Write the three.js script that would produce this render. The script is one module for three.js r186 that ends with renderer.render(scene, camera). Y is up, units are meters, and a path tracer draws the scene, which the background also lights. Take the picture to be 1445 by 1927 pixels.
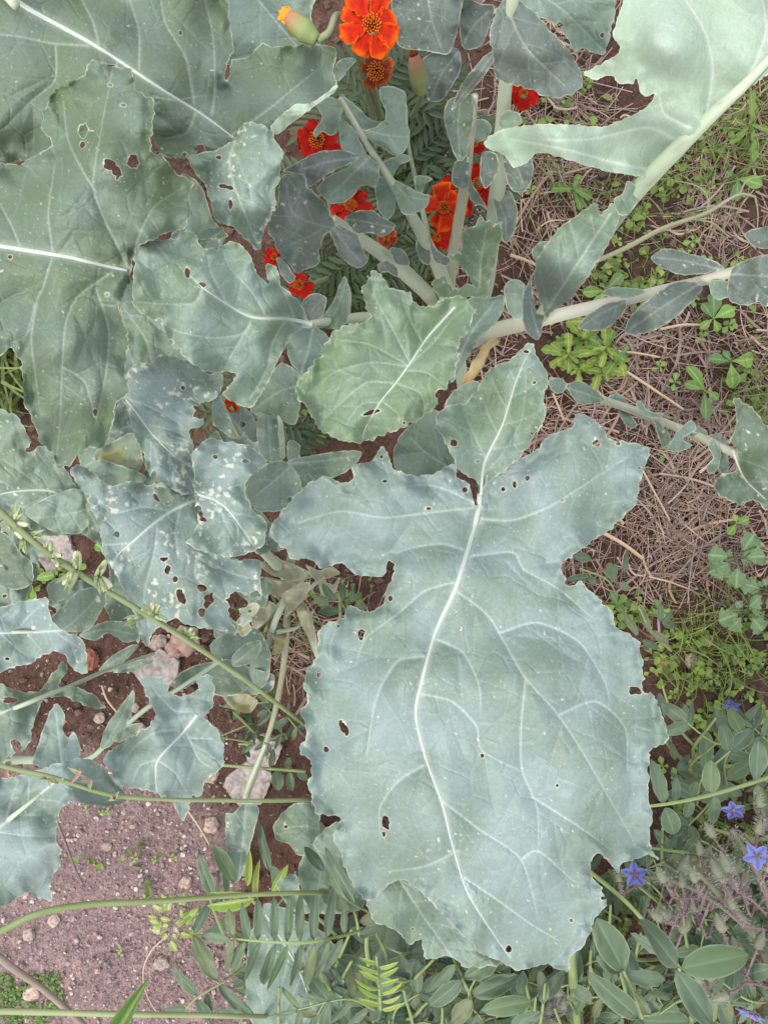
import * as THREE from 'three';
import { mergeGeometries } from 'three/addons/utils/BufferGeometryUtils.js';

// ---------------------------------------------------------------- camera, sky, sun, exposure
const scene = new THREE.Scene();
const H = 1.15;                                        // camera height above the soil
const FOV = 62, CX = 722.5, CY = 963.5, F = CY / Math.tan(FOV * Math.PI / 360);
const camera = new THREE.PerspectiveCamera(FOV, 767 / 1024, 0.02, 120);
camera.position.set(0, H, 0); camera.up.set(0, 0, -1); camera.lookAt(0, 0, 0);
scene.add(camera);

const SW = 128, SH = 64, sky = new Float32Array(SW * SH * 4);
const sunDir = new THREE.Vector3(-0.72, 1.0, 0.55).normalize();
for (let j = 0; j < SH; j++) for (let i = 0; i < SW; i++) {
  const el = ((j + 0.5) / SH - 0.5) * Math.PI, az = ((i + 0.5) / SW - 0.5) * Math.PI * 2;
  const up = Math.max(0, Math.sin(el));
  const d = new THREE.Vector3(Math.cos(el) * Math.sin(az), Math.sin(el), -Math.cos(el) * Math.cos(az));
  const s = Math.pow(Math.max(0, d.dot(sunDir)), 4);
  const L = 0.62 + 0.32 * up + 0.45 * s;
  const k = (j * SW + i) * 4;
  sky[k] = L * 1.0; sky[k + 1] = L * 1.01; sky[k + 2] = L * 1.04; sky[k + 3] = 1;
}
const skyTex = new THREE.DataTexture(sky, SW, SH, THREE.RGBAFormat, THREE.FloatType);
skyTex.mapping = THREE.EquirectangularReflectionMapping; skyTex.magFilter = THREE.LinearFilter; skyTex.minFilter = THREE.LinearFilter; skyTex.needsUpdate = true;
scene.background = skyTex; scene.environment = skyTex;

const sun = new THREE.DirectionalLight(0xfff4e6, 1.35);
sun.position.copy(sunDir).multiplyScalar(6); sun.castShadow = true; sun.shadow.radius = 22;
sun.shadow.mapSize.set(2048, 2048);
Object.assign(sun.shadow.camera, { left: -1.6, right: 1.6, top: 1.6, bottom: -1.6, near: 0.5, far: 12 });
scene.add(sun, sun.target);

const renderer = new THREE.WebGLRenderer({ antialias: true });
renderer.setSize(767, 1024);
renderer.toneMapping = THREE.LinearToneMapping; renderer.toneMappingExposure = 1.66;
renderer.shadowMap.enabled = true; renderer.shadowMap.type = THREE.PCFSoftShadowMap;

// ---------------------------------------------------------------- helpers
let seed = 1234567;
const rnd = () => { seed = (seed + 0x6d2b79f5) | 0; let t = Math.imul(seed ^ (seed >>> 15), 1 | seed); t = (t + Math.imul(t ^ (t >>> 7), 61 | t)) ^ t; return ((t ^ (t >>> 14)) >>> 0) / 4294967296; };
const rr = (a, b) => a + (b - a) * rnd();
const pick = (a) => a[Math.floor(rnd() * a.length)];
const V = (x, y, z) => new THREE.Vector3(x, y, z);
const lerp = (a, b, t) => a + (b - a) * t, clamp = (x, a = 0, b = 1) => Math.min(b, Math.max(a, x));
const sst = (a, b, x) => { const t = clamp((x - a) / (b - a)); return t * t * (3 - 2 * t); };
// a point on the bearing of a traced photograph position, at its own distance below the camera
const at = (px, py, d) => V((px - CX) / F * d, H - d, (py - CY) / F * d);
const PERM = new Uint8Array(512), GX = new Float32Array(256), GY = new Float32Array(256);
{ const p = [...Array(256).keys()]; for (let i = 255; i > 0; i--) { const j = Math.floor(rnd() * (i + 1)); [p[i], p[j]] = [p[j], p[i]]; } for (let i = 0; i < 512; i++) PERM[i] = p[i & 255]; for (let i = 0; i < 256; i++) { const a = rnd() * 6.2832; GX[i] = Math.cos(a); GY[i] = Math.sin(a); } }
function noise(x, y) {
  const xi = Math.floor(x), yi = Math.floor(y), fx = x - xi, fy = y - yi, X = xi & 255, Y = yi & 255;
  const a = PERM[PERM[X] + Y], b = PERM[PERM[X + 1] + Y], c = PERM[PERM[X] + Y + 1], e = PERM[PERM[X + 1] + Y + 1];
  const u = fx * fx * (3 - 2 * fx), v = fy * fy * (3 - 2 * fy);
  const n0 = GX[a] * fx + GY[a] * fy, n1 = GX[b] * (fx - 1) + GY[b] * fy, n2 = GX[c] * fx + GY[c] * (fy - 1), n3 = GX[e] * (fx - 1) + GY[e] * (fy - 1);
  return 1.5 * lerp(lerp(n0, n1, u), lerp(n2, n3, u), v);
}
const fbm = (x, y) => noise(x, y) * 0.57 + noise(x * 2.1 + 7, y * 2.1) * 0.28 + noise(x * 4.3, y * 4.3 + 5) * 0.15;
const wj = new Float32Array(1024); for (let i = 0; i < 1024; i++) wj[i] = rnd();
function worleyEdge(x, y) {                            // F2 - F1
  const xi = Math.floor(x), yi = Math.floor(y); let f1 = 9, f2 = 9;
  for (let j = -1; j <= 1; j++) for (let i = -1; i <= 1; i++) {
    const h = PERM[PERM[(xi + i) & 255] + ((yi + j) & 255)], dx = xi + i + wj[h] - x, dy = yi + j + wj[h + 300] - y, d = Math.sqrt(dx * dx + dy * dy);
    if (d < f1) { f2 = f1; f1 = d; } else if (d < f2) f2 = d;
  }
  return f2 - f1;
}
const toS = (c) => { c = clamp(c); return 255 * (c <= 0.0031308 ? c * 12.92 : 1.055 * Math.pow(c, 1 / 2.4) - 0.055); };

const usedNames = {};
const numbered = (n) => { const k = usedNames[n] = (usedNames[n] ?? -1) + 1; return k ? n + '_' + String(k).padStart(3, '0') : n; };
function thing(name, label, category, group) {
  const o = new THREE.Group(); o.name = numbered(name); o.userData = { label, category }; if (group) o.userData.group = group; scene.add(o); return o;
}
function mesh(name, geo, mat, parent) { const m = new THREE.Mesh(geo, mat); m.name = name; parent.add(m); return m; }
function tagTop(m, label, category, group) { m.name = numbered(m.name); m.userData = { label, category }; if (group) m.userData.group = group; return m; }
const sub = (name, parent) => { const g = new THREE.Group(); g.name = name; parent.add(g); return g; };
const std = (rgb, rough = 0.7, extra = {}) => new THREE.MeshPhysicalMaterial({ color: new THREE.Color().setRGB(...rgb), roughness: rough, side: THREE.DoubleSide, ...extra });
const vcol = (rough = 0.7, extra = {}) => new THREE.MeshPhysicalMaterial({ vertexColors: true, roughness: rough, side: THREE.DoubleSide, ...extra });

function spline2(a, closed, step) {                    // flat [x,y,...] -> resampled flat points
  const n = a.length / 2, out = [], g = (i) => closed ? (i + n) % n : clamp(i, 0, n - 1);
  for (let i = 0; i < (closed ? n : n - 1); i++) {
    const i0 = g(i - 1), i1 = g(i), i2 = g(i + 1), i3 = g(i + 2);
    const x1 = a[i1 * 2], y1 = a[i1 * 2 + 1], x2 = a[i2 * 2], y2 = a[i2 * 2 + 1];
    const L = Math.hypot(x2 - x1, y2 - y1), k = Math.max(1, Math.round(L / step));
    const lim = (v) => clamp(v, -L, L);
    const tx1 = lim(0.4 * (x2 - a[i0 * 2])), ty1 = lim(0.4 * (y2 - a[i0 * 2 + 1])), tx2 = lim(0.4 * (a[i3 * 2] - x1)), ty2 = lim(0.4 * (a[i3 * 2 + 1] - y1));
    for (let j = 0; j < k; j++) {
      const t = j / k, t2 = t * t, t3 = t2 * t, h1 = 2 * t3 - 3 * t2 + 1, h2 = -2 * t3 + 3 * t2, h3 = t3 - 2 * t2 + t, h4 = t3 - t2;
      out.push(h1 * x1 + h2 * x2 + h3 * tx1 + h4 * tx2, h1 * y1 + h2 * y2 + h3 * ty1 + h4 * ty2);
    }
  }
  if (!closed) out.push(a[a.length - 2], a[a.length - 1]);
  return out;
}
// a tube through 3-D points with its own radius at each, closed at both ends; colour(t, angle) optional
function tube(points, radii, radial = 8, step = 5, colour, flat = 1, lumps = 0.06) {
  const curve = new THREE.CatmullRomCurve3(points, false, 'centripetal');
  const N = Math.max(2, (points.length - 1) * step), pos = [], col = [], idx = [], uv = [];
  const pr = curve.getPoints(N); let nrm = V(0, 1, 0); const len = curve.getLength();
  for (let i = 0; i <= N; i++) {
    const tan = (i < N ? pr[i + 1].clone().sub(pr[i]) : pr[i].clone().sub(pr[i - 1])).normalize();
    nrm = nrm.clone().addScaledVector(tan, -nrm.dot(tan)); if (nrm.lengthSq() < 1e-4) nrm = V(1, 0, 0).addScaledVector(tan, -tan.x); nrm.normalize();
    const bin = tan.clone().cross(nrm), f = i / N * (radii.length - 1), k = Math.min(radii.length - 2, Math.floor(f)), r0 = radii.length > 1 ? lerp(radii[k], radii[k + 1], f - k) : radii[0];
    for (let j = 0; j <= radial; j++) {
      const a = j / radial * Math.PI * 2, jj = j % radial, nd = radial >= 10 ? 0.13 * Math.pow(Math.max(0, noise(i * 0.16 + len * 31, 4.5)), 1.5) + 0.035 * Math.cos(5 * a + i * 0.05) : 0, r = r0 * (1 + nd + lumps * noise(i * 0.37 + jj * 3.1, jj * 1.7 + len * 50));
      const p = pr[i].clone().addScaledVector(bin, Math.cos(a) * r).addScaledVector(nrm, Math.sin(a) * r * flat);
      pos.push(p.x, p.y, p.z); uv.push(j / radial, i / N * len / 0.02);
      if (colour) col.push(...colour(i / N, jj / radial, i));
    }
  }
  const w = radial + 1;
  for (let i = 0; i < N; i++) for (let j = 0; j < radial; j++) { const a = i * w + j; idx.push(a, a + 1, a + w, a + 1, a + w + 1, a + w); }
  for (const e of [0, N]) { const c = pos.length / 3; pos.push(pr[e].x, pr[e].y, pr[e].z); uv.push(0.5, 0); if (colour) col.push(...colour(e / N, 0, e)); for (let j = 0; j < radial; j++) e ? idx.push(c, e * w + j, e * w + j + 1) : idx.push(c, j + 1, j); }
  const g = new THREE.BufferGeometry();
  g.setAttribute('position', new THREE.Float32BufferAttribute(pos, 3)); g.setAttribute('uv', new THREE.Float32BufferAttribute(uv, 2));
  if (colour) g.setAttribute('color', new THREE.Float32BufferAttribute(col, 3));
  g.setIndex(idx); g.computeVertexNormals(); return g;
}
// traced stalk: rows of [px, py, distance, radius in photo pixels]
const stalk = (rows, radial = 8, colour, flat, lumps) => tube(rows.map((r) => at(r[0], r[1], r[2])), rows.map((r) => r[3] * r[2] / F), radial, 6, colour, flat, lumps);
const stemCol = (a, b, k = 1) => (t, s, i) => { const n = clamp(0.5 + 0.8 * noise(s * 9, i * 0.09) + 0.5 * noise(s * 4 + 9, i * 0.5)); const w = sst(0.42, 0.62, noise(s * 7 + 3, i * 0.33)) * 0.5; return [lerp(lerp(a[0], b[0], n), 0.33, w) * k, lerp(lerp(a[1], b[1], n), 0.27, w) * k, lerp(lerp(a[2], b[2], n), 0.22, w) * k]; };

// ---------------------------------------------------------------- large traced leaves: outline, holes, veins and relief become a mesh; colour is computed for the leaf skin point by point
const TS = 1;
// one tile of fine leaf skin, 6 cm wide: a net of veinlets and grain
const skin = (() => {
  const T = 512, d = new Uint8Array(T * T * 4), n = 26, pts = []; for (let i = 0; i < n * n; i++) pts.push([rnd(), rnd()]);
  const net = (x, y, q) => { const fx = x / T * q, fy = y / T * q, xi = Math.floor(fx), yi = Math.floor(fy); let f1 = 9, f2 = 9; for (let j = -1; j <= 1; j++) for (let i = -1; i <= 1; i++) { const p = pts[((yi + j + q) % q) * n + (xi + i + q) % q], e = Math.hypot(xi + i + p[0] - fx, yi + j + p[1] - fy); if (e < f1) { f2 = f1; f1 = e; } else if (e < f2) f2 = e; } return f2 - f1; };
  for (let y = 0; y < T; y++) for (let x = 0; x < T; x++) { const v = 60 + 90 * sst(0, 0.45, net(x, y, 9)) + 50 * sst(0, 0.5, net(x, y, 26)) + 30 * rnd(), o = (y * T + x) * 4; d[o] = d[o + 1] = d[o + 2] = v; d[o + 3] = 255; }
  const t = new THREE.DataTexture(d, T, T, THREE.RGBAFormat); t.wrapS = t.wrapT = THREE.RepeatWrapping; t.magFilter = THREE.LinearFilter; t.needsUpdate = true; return t;
})();
const kaleMat = new THREE.MeshPhysicalMaterial({ vertexColors: true, bumpMap: skin, bumpScale: 0.00028, roughness: 0.5, side: THREE.DoubleSide, transmission: 0.1, thickness: 0, specularIntensity: 0.75 });
const TONE = {
  blue: [[0.176, 0.244, 0.196], [0.238, 0.314, 0.312]], mid: [[0.16, 0.228, 0.145], [0.21, 0.288, 0.25]], green: [[0.112, 0.164, 0.088], [0.136, 0.19, 0.148]],
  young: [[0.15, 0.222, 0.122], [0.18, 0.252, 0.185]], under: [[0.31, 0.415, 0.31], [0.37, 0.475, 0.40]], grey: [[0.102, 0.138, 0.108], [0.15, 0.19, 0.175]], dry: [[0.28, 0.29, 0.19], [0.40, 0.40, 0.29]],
};
const ribMats = {};
const ribMat = (t) => ribMats[t] ??= std(t === 'under' ? [0.5, 0.58, 0.46] : [0.46, 0.52, 0.48], 0.55);

function leaf(parent, s) {
  let bb = [1e9, -1e9, 1e9, -1e9]; for (let i = 0; i < s.o.length; i += 2) bb = [Math.min(bb[0], s.o[i]), Math.max(bb[1], s.o[i]), Math.min(bb[2], s.o[i + 1]), Math.max(bb[3], s.o[i + 1])];
  const small = (bb[1] - bb[0]) * (bb[3] - bb[2]) < 22000, tone = s.tone ?? 'mid', dent = s.dent ?? (small ? 1.6 : 4), wav = s.wav ?? 0.004, sp = s.spots ?? 0.1, sid = parent.children.length * 7.3 + s.o[0] * 0.13;
  const ol = spline2(s.o, true, 7), n = ol.length / 2;
  let x0 = 1e9, x1 = -1e9, y0 = 1e9, y1 = -1e9;
  for (let i = 0; i < n; i++) { x0 = Math.min(x0, ol[i * 2]); x1 = Math.max(x1, ol[i * 2]); y0 = Math.min(y0, ol[i * 2 + 1]); y1 = Math.max(y1, ol[i * 2 + 1]); }
  const area = (x1 - x0) * (y1 - y0), g = s.g ?? 2; x0 -= 8; y0 -= 8; x1 += 8; y1 += 8;
  const nx = Math.ceil((x1 - x0) / g) + 1, ny = Math.ceil((y1 - y0) / g) + 1;
  const rawSd = (x, y) => {
    let d = 1e9, inside = false;
    for (let i = 0, j = n - 1; i < n; j = i++) {
      const ax = ol[j * 2], ay = ol[j * 2 + 1], ex = ol[i * 2] - ax, ey = ol[i * 2 + 1] - ay, wx = x - ax, wy = y - ay;
      const t = Math.max(0, Math.min(1, (wx * ex + wy * ey) / (ex * ex + ey * ey + 1e-9))), bx = wx - ex * t, by = wy - ey * t, q = bx * bx + by * by;
      if (q < d) d = q;
      if ((ay > y) !== (ol[i * 2 + 1] > y) && x < ex * (y - ay) / ey + ax) inside = !inside;
    }
    return inside ? -Math.sqrt(d) : Math.sqrt(d);
  };
  const holes = (s.h ?? []).map(([x, y, rx, ry = rx, a = 0]) => ({ x, y, rx, ry, c: Math.cos(a), s: Math.sin(a), R: Math.max(rx, ry) * 1.6 + 6 }));
  const sdG = new Float32Array(nx * ny), dvG = new Float32Array(nx * ny).fill(99), inG = new Float32Array(nx * ny);
  for (let j = 0; j < ny; j++) for (let i = 0; i < nx; i++) {
    const x = x0 + i * g, y = y0 + j * g; let d = rawSd(x, y); inG[j * nx + i] = -d;
    if (d < 14 && d > -26) d += dent * (0.75 * noise(x / 15 + sid, y / 15) + 0.6 * noise(x / 7.5, y / 7.5 + sid)) + dent * 0.25;
    for (const h of holes) {
      const dx = x - h.x, dy = y - h.y; if (Math.abs(dx) > h.R || Math.abs(dy) > h.R) continue;
      const u = (dx * h.c + dy * h.s) / h.rx, v = (-dx * h.s + dy * h.c) / h.ry, hd = (Math.hypot(u, v) - 1 + 0.4 * noise(x / 8 + 3, y / 8)) * Math.min(h.rx, h.ry);
      d = Math.max(d, -hd);
    }
    sdG[j * nx + i] = d;
  }
  const bil = (G, x, y) => { const fx = clamp((x - x0) / g, 0, nx - 1.001), fy = clamp((y - y0) / g, 0, ny - 1.001), i = Math.floor(fx), j = Math.floor(fy), u = fx - i, v = fy - j, k = j * nx + i; return lerp(lerp(G[k], G[k + 1], u), lerp(G[k + nx], G[k + nx + 1], u), v); };
  // veins: the midrib, the traced side veins, and pinnate side veins where none are traced
  const mw = s.mw ?? [7, 2.5], mid = s.m ? spline2(s.m, false, 10) : null, veins = [];
  if (mid) veins.push({ p: mid, w0: mw[0], w1: mw[1] });
  for (const v of s.v ?? []) veins.push({ p: spline2(v, false, 10), w0: s.vw ?? 3.6, w1: 1.2 });
  const grow = (x, y, a, bend, w, maxL) => { const p = [x, y]; let L = 0; while (L < maxL) { x += Math.cos(a) * 9; y += Math.sin(a) * 9; a += bend * 0.035 + 0.05 * noise(x / 40, y / 40 + sid); L += 9; if (x < x0 || y < y0 || x > x1 || y > y1 || bil(inG, x, y) < 7) break; p.push(x, y); } if (p.length > 6) veins.push({ p, w0: w, w1: 0.9 }); return p; };
  if (mid && !s.v) {
    const N = mid.length / 2, gap = s.gap ?? 5;
    for (let i = 2; i < N - 3; i += gap) for (const sd of [-1, 1]) {
      const k = Math.min(N - 2, i + (sd > 0 ? Math.floor(gap / 2) : 0)), a = Math.atan2(mid[k * 2 + 3] - mid[k * 2 + 1], mid[k * 2 + 2] - mid[k * 2]);
      grow(mid[k * 2], mid[k * 2 + 1], a + sd * (0.85 + 0.2 * noise(i, sid)), -sd * 0.8, Math.max(2, mw[0] * 0.42), 400);
    }
  }
  const tert = veins.slice(mid ? 1 : 0, 26);
  for (const v of tert) { const N = v.p.length / 2; for (let i = 5, q = 1; i < N - 3; i += 7, q = -q) { const a = Math.atan2(v.p[i * 2 + 3] - v.p[i * 2 + 1], v.p[i * 2 + 2] - v.p[i * 2]); grow(v.p[i * 2], v.p[i * 2 + 1], a + q * 0.95, -q * 0.5, 1.1, 110); } }
  for (const v of veins) {
    const N = v.p.length / 2;
    for (let k = 0; k < N - 1; k++) {
      const ax = v.p[k * 2], ay = v.p[k * 2 + 1], bx = v.p[k * 2 + 2], by = v.p[k * 2 + 3], wt = lerp(v.w0, v.w1, k / N), R = 44, off = clamp(7 - wt, 0, 6) * 3.2;
      const i0 = Math.max(0, Math.floor((Math.min(ax, bx) - R - x0) / g)), i1 = Math.min(nx - 1, Math.ceil((Math.max(ax, bx) + R - x0) / g)), j0 = Math.max(0, Math.floor((Math.min(ay, by) - R - y0) / g)), j1 = Math.min(ny - 1, Math.ceil((Math.max(ay, by) + R - y0) / g));
      const ex = bx - ax, ey = by - ay, q = ex * ex + ey * ey + 1e-6;
      for (let j = j0; j <= j1; j++) for (let i = i0; i <= i1; i++) { const wx = x0 + i * g - ax, wy = y0 + j * g - ay, t = clamp((wx * ex + wy * ey) / q), d = Math.hypot(wx - ex * t, wy - ey * t) + off; if (d < dvG[j * nx + i]) dvG[j * nx + i] = d; }
    }
  }
  // distance below the camera: the traced control distances, plus folds along the veins, blisters between them and a wavy margin
  const ctl = s.d, puck = s.puck ?? 0.006;
  const base = (x, y) => { let a = 0, b = 0; for (const [cx, cy, cd] of ctl) { const q = (x - cx) ** 2 + (y - cy) ** 2 + 1600, w = 1 / (q * Math.sqrt(q)); a += w * cd; b += w; } return a / b; };
  const crease = (x, y) => { const wx = x + 7 * noise(x / 40, y / 40 + sid), wy = y + 7 * noise(x / 40 + 40, y / 40); return (s.cr ?? 1) * (0.00050 * sst(0.09, 0, worleyEdge(wx / 62 + sid, wy / 62)) + 0.00016 * sst(0.2, 0, worleyEdge(wx / 24, wy / 24 + sid))); };
  const depth = (x, y) => {
    const dv = bil(dvG, x, y), ed = bil(inG, x, y);
    return base(x, y) - puck * (1 - Math.exp(-dv / 22)) + wav * (sst(70, 0, ed) * 2.2 * noise(x / 46 + sid, y / 46) + 0.9 * noise(x / 95, y / 95 + sid) + sst(30, 0, ed) * 0.8 * noise(x / 20, y / 20 + sid)) + 0.0004 * noise(x / 24 + sid, y / 24) + crease(x, y);
  };
  // colour of the leaf skin at each point
  const tw = Math.ceil((x1 - x0) * TS), th = Math.ceil((y1 - y0) * TS), cv = document.createElement('canvas'); cv.width = tw; cv.height = th;
  const cx = cv.getContext('2d'); cx.fillStyle = '#000'; cx.fillRect(0, 0, tw, th); cx.lineCap = 'round'; cx.strokeStyle = '#fff';
  for (const v of veins) { const N = v.p.length / 2; for (const [k, al] of [[2.4, 0.07], [1.3, 0.2], [0.6, 0.85]]) { cx.globalAlpha = al * clamp(0.24 + v.w0 / 11); for (let i = 0; i < N - 1; i++) { cx.lineWidth = Math.max(0.5, lerp(v.w0, v.w1, i / N) * k * TS); cx.beginPath(); cx.moveTo((v.p[i * 2] - x0) * TS, (v.p[i * 2 + 1] - y0) * TS); cx.lineTo((v.p[i * 2 + 2] - x0) * TS, (v.p[i * 2 + 3] - y0) * TS); cx.stroke(); } } }
  const vm = cx.getImageData(0, 0, tw, th).data, [A, B] = TONE[tone], k0 = s.k ?? 1;
  const vein = (x, y) => { const fx = clamp((x - x0) * TS - 0.5, 0, tw - 1.01), fy = clamp((y - y0) * TS - 0.5, 0, th - 1.01), i = Math.floor(fx), j = Math.floor(fy), u = fx - i, v = fy - j, k = (j * tw + i) * 4; return lerp(lerp(vm[k], vm[k + 4], u), lerp(vm[k + tw * 4], vm[k + tw * 4 + 4], u), v) / 255; };
  const colour = (x, y) => {
    const sd = bil(sdG, x, y), wx = x + 9 * noise(x / 30, y / 30), wy = y + 9 * noise(x / 30 + 40, y / 30);
    const we = worleyEdge((x + 7 * noise(x / 40, y / 40 + sid)) / 62 + sid, (y + 7 * noise(x / 40 + 40, y / 40)) / 62), wf = worleyEdge(wx / 11, wy / 11 + sid), net = 0.38 * sst(0.035, 0, we) + 0.12 * sst(0.16, 0, wf);
    const m = clamp(0.6 + 1.1 * fbm(x / 130 + sid, y / 120) + 0.28 * noise(x / 9, y / 9) + 0.16 * noise(x / 3.1, y / 3.1));
    const kk = k0 * (1 + 0.06 * noise(x / 45, y / 45 + 9) + 0.07 * noise(x / 4.2, y / 4.2 + 9) + 0.06 * noise(x / 1.9, y / 1.9));
    let r = lerp(A[0], B[0], m) * kk, gg = lerp(A[1], B[1], m) * kk, b = lerp(A[2], B[2], m) * kk;
    const vv = clamp(vein(x, y) + net * 0.5), vr = Math.min(0.56, r * 1.35 + 0.2), vg = Math.min(0.62, gg * 1.3 + 0.2), vb = Math.min(0.58, b * 1.35 + 0.2), q = vv * 0.8;
    r = lerp(r, vr, q); gg = lerp(gg, vg, q); b = lerp(b, vb, q);
    // bleached feeding marks and specks
    const patch = noise(x / 60 + 3 * sid, y / 60) * 0.5 + 0.5, f = noise(x / 10.5 + sid, y / 10.5) + 0.42 * noise(x / 4.2, y / 4.2), th1 = 1.3 - sp * 1.0 * sst(0.35, 0.8, patch) - sp * 0.18;
    let sm = sst(th1 * 0.72, th1 * 0.72 + 0.12, f); const f2 = noise(x / 2.6 + 77, y / 2.6); sm = Math.max(sm, 0.6 * sst(0.80 - 0.1 * sp - 0.12 * patch, 0.88 - 0.1 * sp - 0.12 * patch, f2));
    const rim = sst(-2.2, -0.2, sd) * clamp(0.55 + 0.6 * noise(x / 18, y / 18));
    r = lerp(r, 0.62, sm * 0.8); gg = lerp(gg, 0.63, sm * 0.8); b = lerp(b, 0.54, sm * 0.8);
    const tan = sst(0.1, 0.5, noise(x / 11 + 31, y / 11)); r = lerp(r, lerp(0.60, 0.42, tan), rim); gg = lerp(gg, lerp(0.64, 0.33, tan), rim); b = lerp(b, lerp(0.48, 0.19, tan), rim);
    if (s.yellow) { const yy = sst(0.0, 0.4, fbm(x / 40 + 5, y / 40)) * s.yellow; r = lerp(r, 0.5, yy); gg = lerp(gg, 0.4, yy); b = lerp(b, 0.08, yy); }
    return [r, gg, b];
  };
  // marching squares
  const pos = [], uv = [], col = [], idx = [], key = new Map(), turn = mid ? Math.atan2(mid[mid.length - 1] - mid[1], mid[mid.length - 2] - mid[0]) : sid, ca = Math.cos(turn), sa = Math.sin(turn);   // uv in metres along and across the leaf
  const vert = (id, x, y) => { let k = key.get(id); if (k === undefined) { k = pos.length / 3; key.set(id, k); const p = at(x, y, depth(x, y)); pos.push(p.x, p.y, p.z); col.push(...colour(x, y)); uv.push((p.x * ca + p.z * sa) / 0.06, (p.z * ca - p.x * sa) / 0.06); } return k; };
  const C = [[0, 0], [1, 0], [1, 1], [0, 1]];
  for (let j = 0; j < ny - 1; j++) for (let i = 0; i < nx - 1; i++) {
    const dd = C.map(([a, b]) => sdG[(j + b) * nx + i + a]); if (dd.every((d) => d >= 0)) continue;
    const poly = [];
    for (let c = 0; c < 4; c++) {
      const [a, b] = C[c], [a2, b2] = C[(c + 1) % 4], d1 = dd[c], d2 = dd[(c + 1) % 4], ia = i + a, ja = j + b, ib = i + a2, jb = j + b2;
      if (d1 < 0) poly.push(vert(ja * nx + ia, x0 + ia * g, y0 + ja * g));
      if ((d1 < 0) !== (d2 < 0)) { const t = clamp(d1 / (d1 - d2), 0.02, 0.98), ka = ja * nx + ia, kb = jb * nx + ib; poly.push(vert(1e7 + Math.min(ka, kb) * 2 + (ja === jb ? 0 : 1), x0 + lerp(ia, ib, t) * g, y0 + lerp(ja, jb, t) * g)); }
    }
    for (let c = 1; c < poly.length - 1; c++) idx.push(poly[0], poly[c + 1], poly[c]);
  }
  const geo = new THREE.BufferGeometry(); geo.setAttribute('position', new THREE.Float32BufferAttribute(pos, 3)); geo.setAttribute('uv', new THREE.Float32BufferAttribute(uv, 2)); geo.setAttribute('color', new THREE.Float32BufferAttribute(col, 3)); geo.setIndex(idx); geo.computeVertexNormals();
  const me = mesh('leaf', geo, kaleMat, parent); me.userData = s.label ? { label: s.label } : {};
  if (mid && mw[0] >= 6) {
    const pts = [], rad = [], N = mid.length / 2;
    for (let i = 0; i < N; i += 2) { const x = mid[i * 2], y = mid[i * 2 + 1]; if (bil(sdG, x, y) > 2 && i > N * 0.5) break; const r = lerp(mw[0], mw[1] * 0.6, i / N) * 0.46 * base(x, y) / F; pts.push(at(x, y, depth(x, y) - r * 0.25)); rad.push(r); }
    if (pts.length > 2) { const kk = tube(pts, rad, 6, 2, null, 0.8, 0.05); mesh('midrib', kk, ribMat(tone), me); }
  }
  return me;
}

// ---------------------------------------------------------------- the soil and the gravel path
const gp = (x, z) => [x / H * F + CX, z / H * F + CY];
// 1 on the gravel path, 0 in the bed
const pathMask = (x, z) => { const [px, py] = gp(x, z), n = 60 * noise(px / 120, py / 120) + 18 * noise(px / 30, py / 30); return sst(60, -40, px - 420 + n - 0.25 * (py - 1700)) * sst(1330, 1480, py + n); };
const straw01 = (x, z) => { const [px, py] = gp(x, z); const n = fbm(px / 140, py / 140); const a = sst(860, 980, px + 60 * n) * sst(1240, 1060, py + 140 * n) * sst(1640, 1420, px); return clamp(a * (0.26 + 1.7 * n + 0.8 * sst(330, 60, Math.hypot(px - 1230, py - 930)))); };
const soilH = (x, z) => { const p = pathMask(x, z); const e = Math.exp(-0.02 * (x * x + z * z)); return e * ((0.008 * fbm(x * 9, z * 9) + (1 - 0.75 * p) * (0.006 * fbm(x * 38, z * 38) + 0.0035 * noise(x * 130, z * 130))) + 0.0014 * noise(x * 210, z * 210)) - 0.006 * p; };
const coords = []; { const D = 0.0062; for (let v = -0.78; v <= 0.78; v += D) coords.push(v); let v = 0.78, s = 0.02; const ext = []; while (v < 30) { v += s; s *= 1.45; ext.push(v); } coords.push(...ext); coords.unshift(...ext.map((q) => -q).reverse()); }
const zc = coords.map((v) => v * 1.25);
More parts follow.
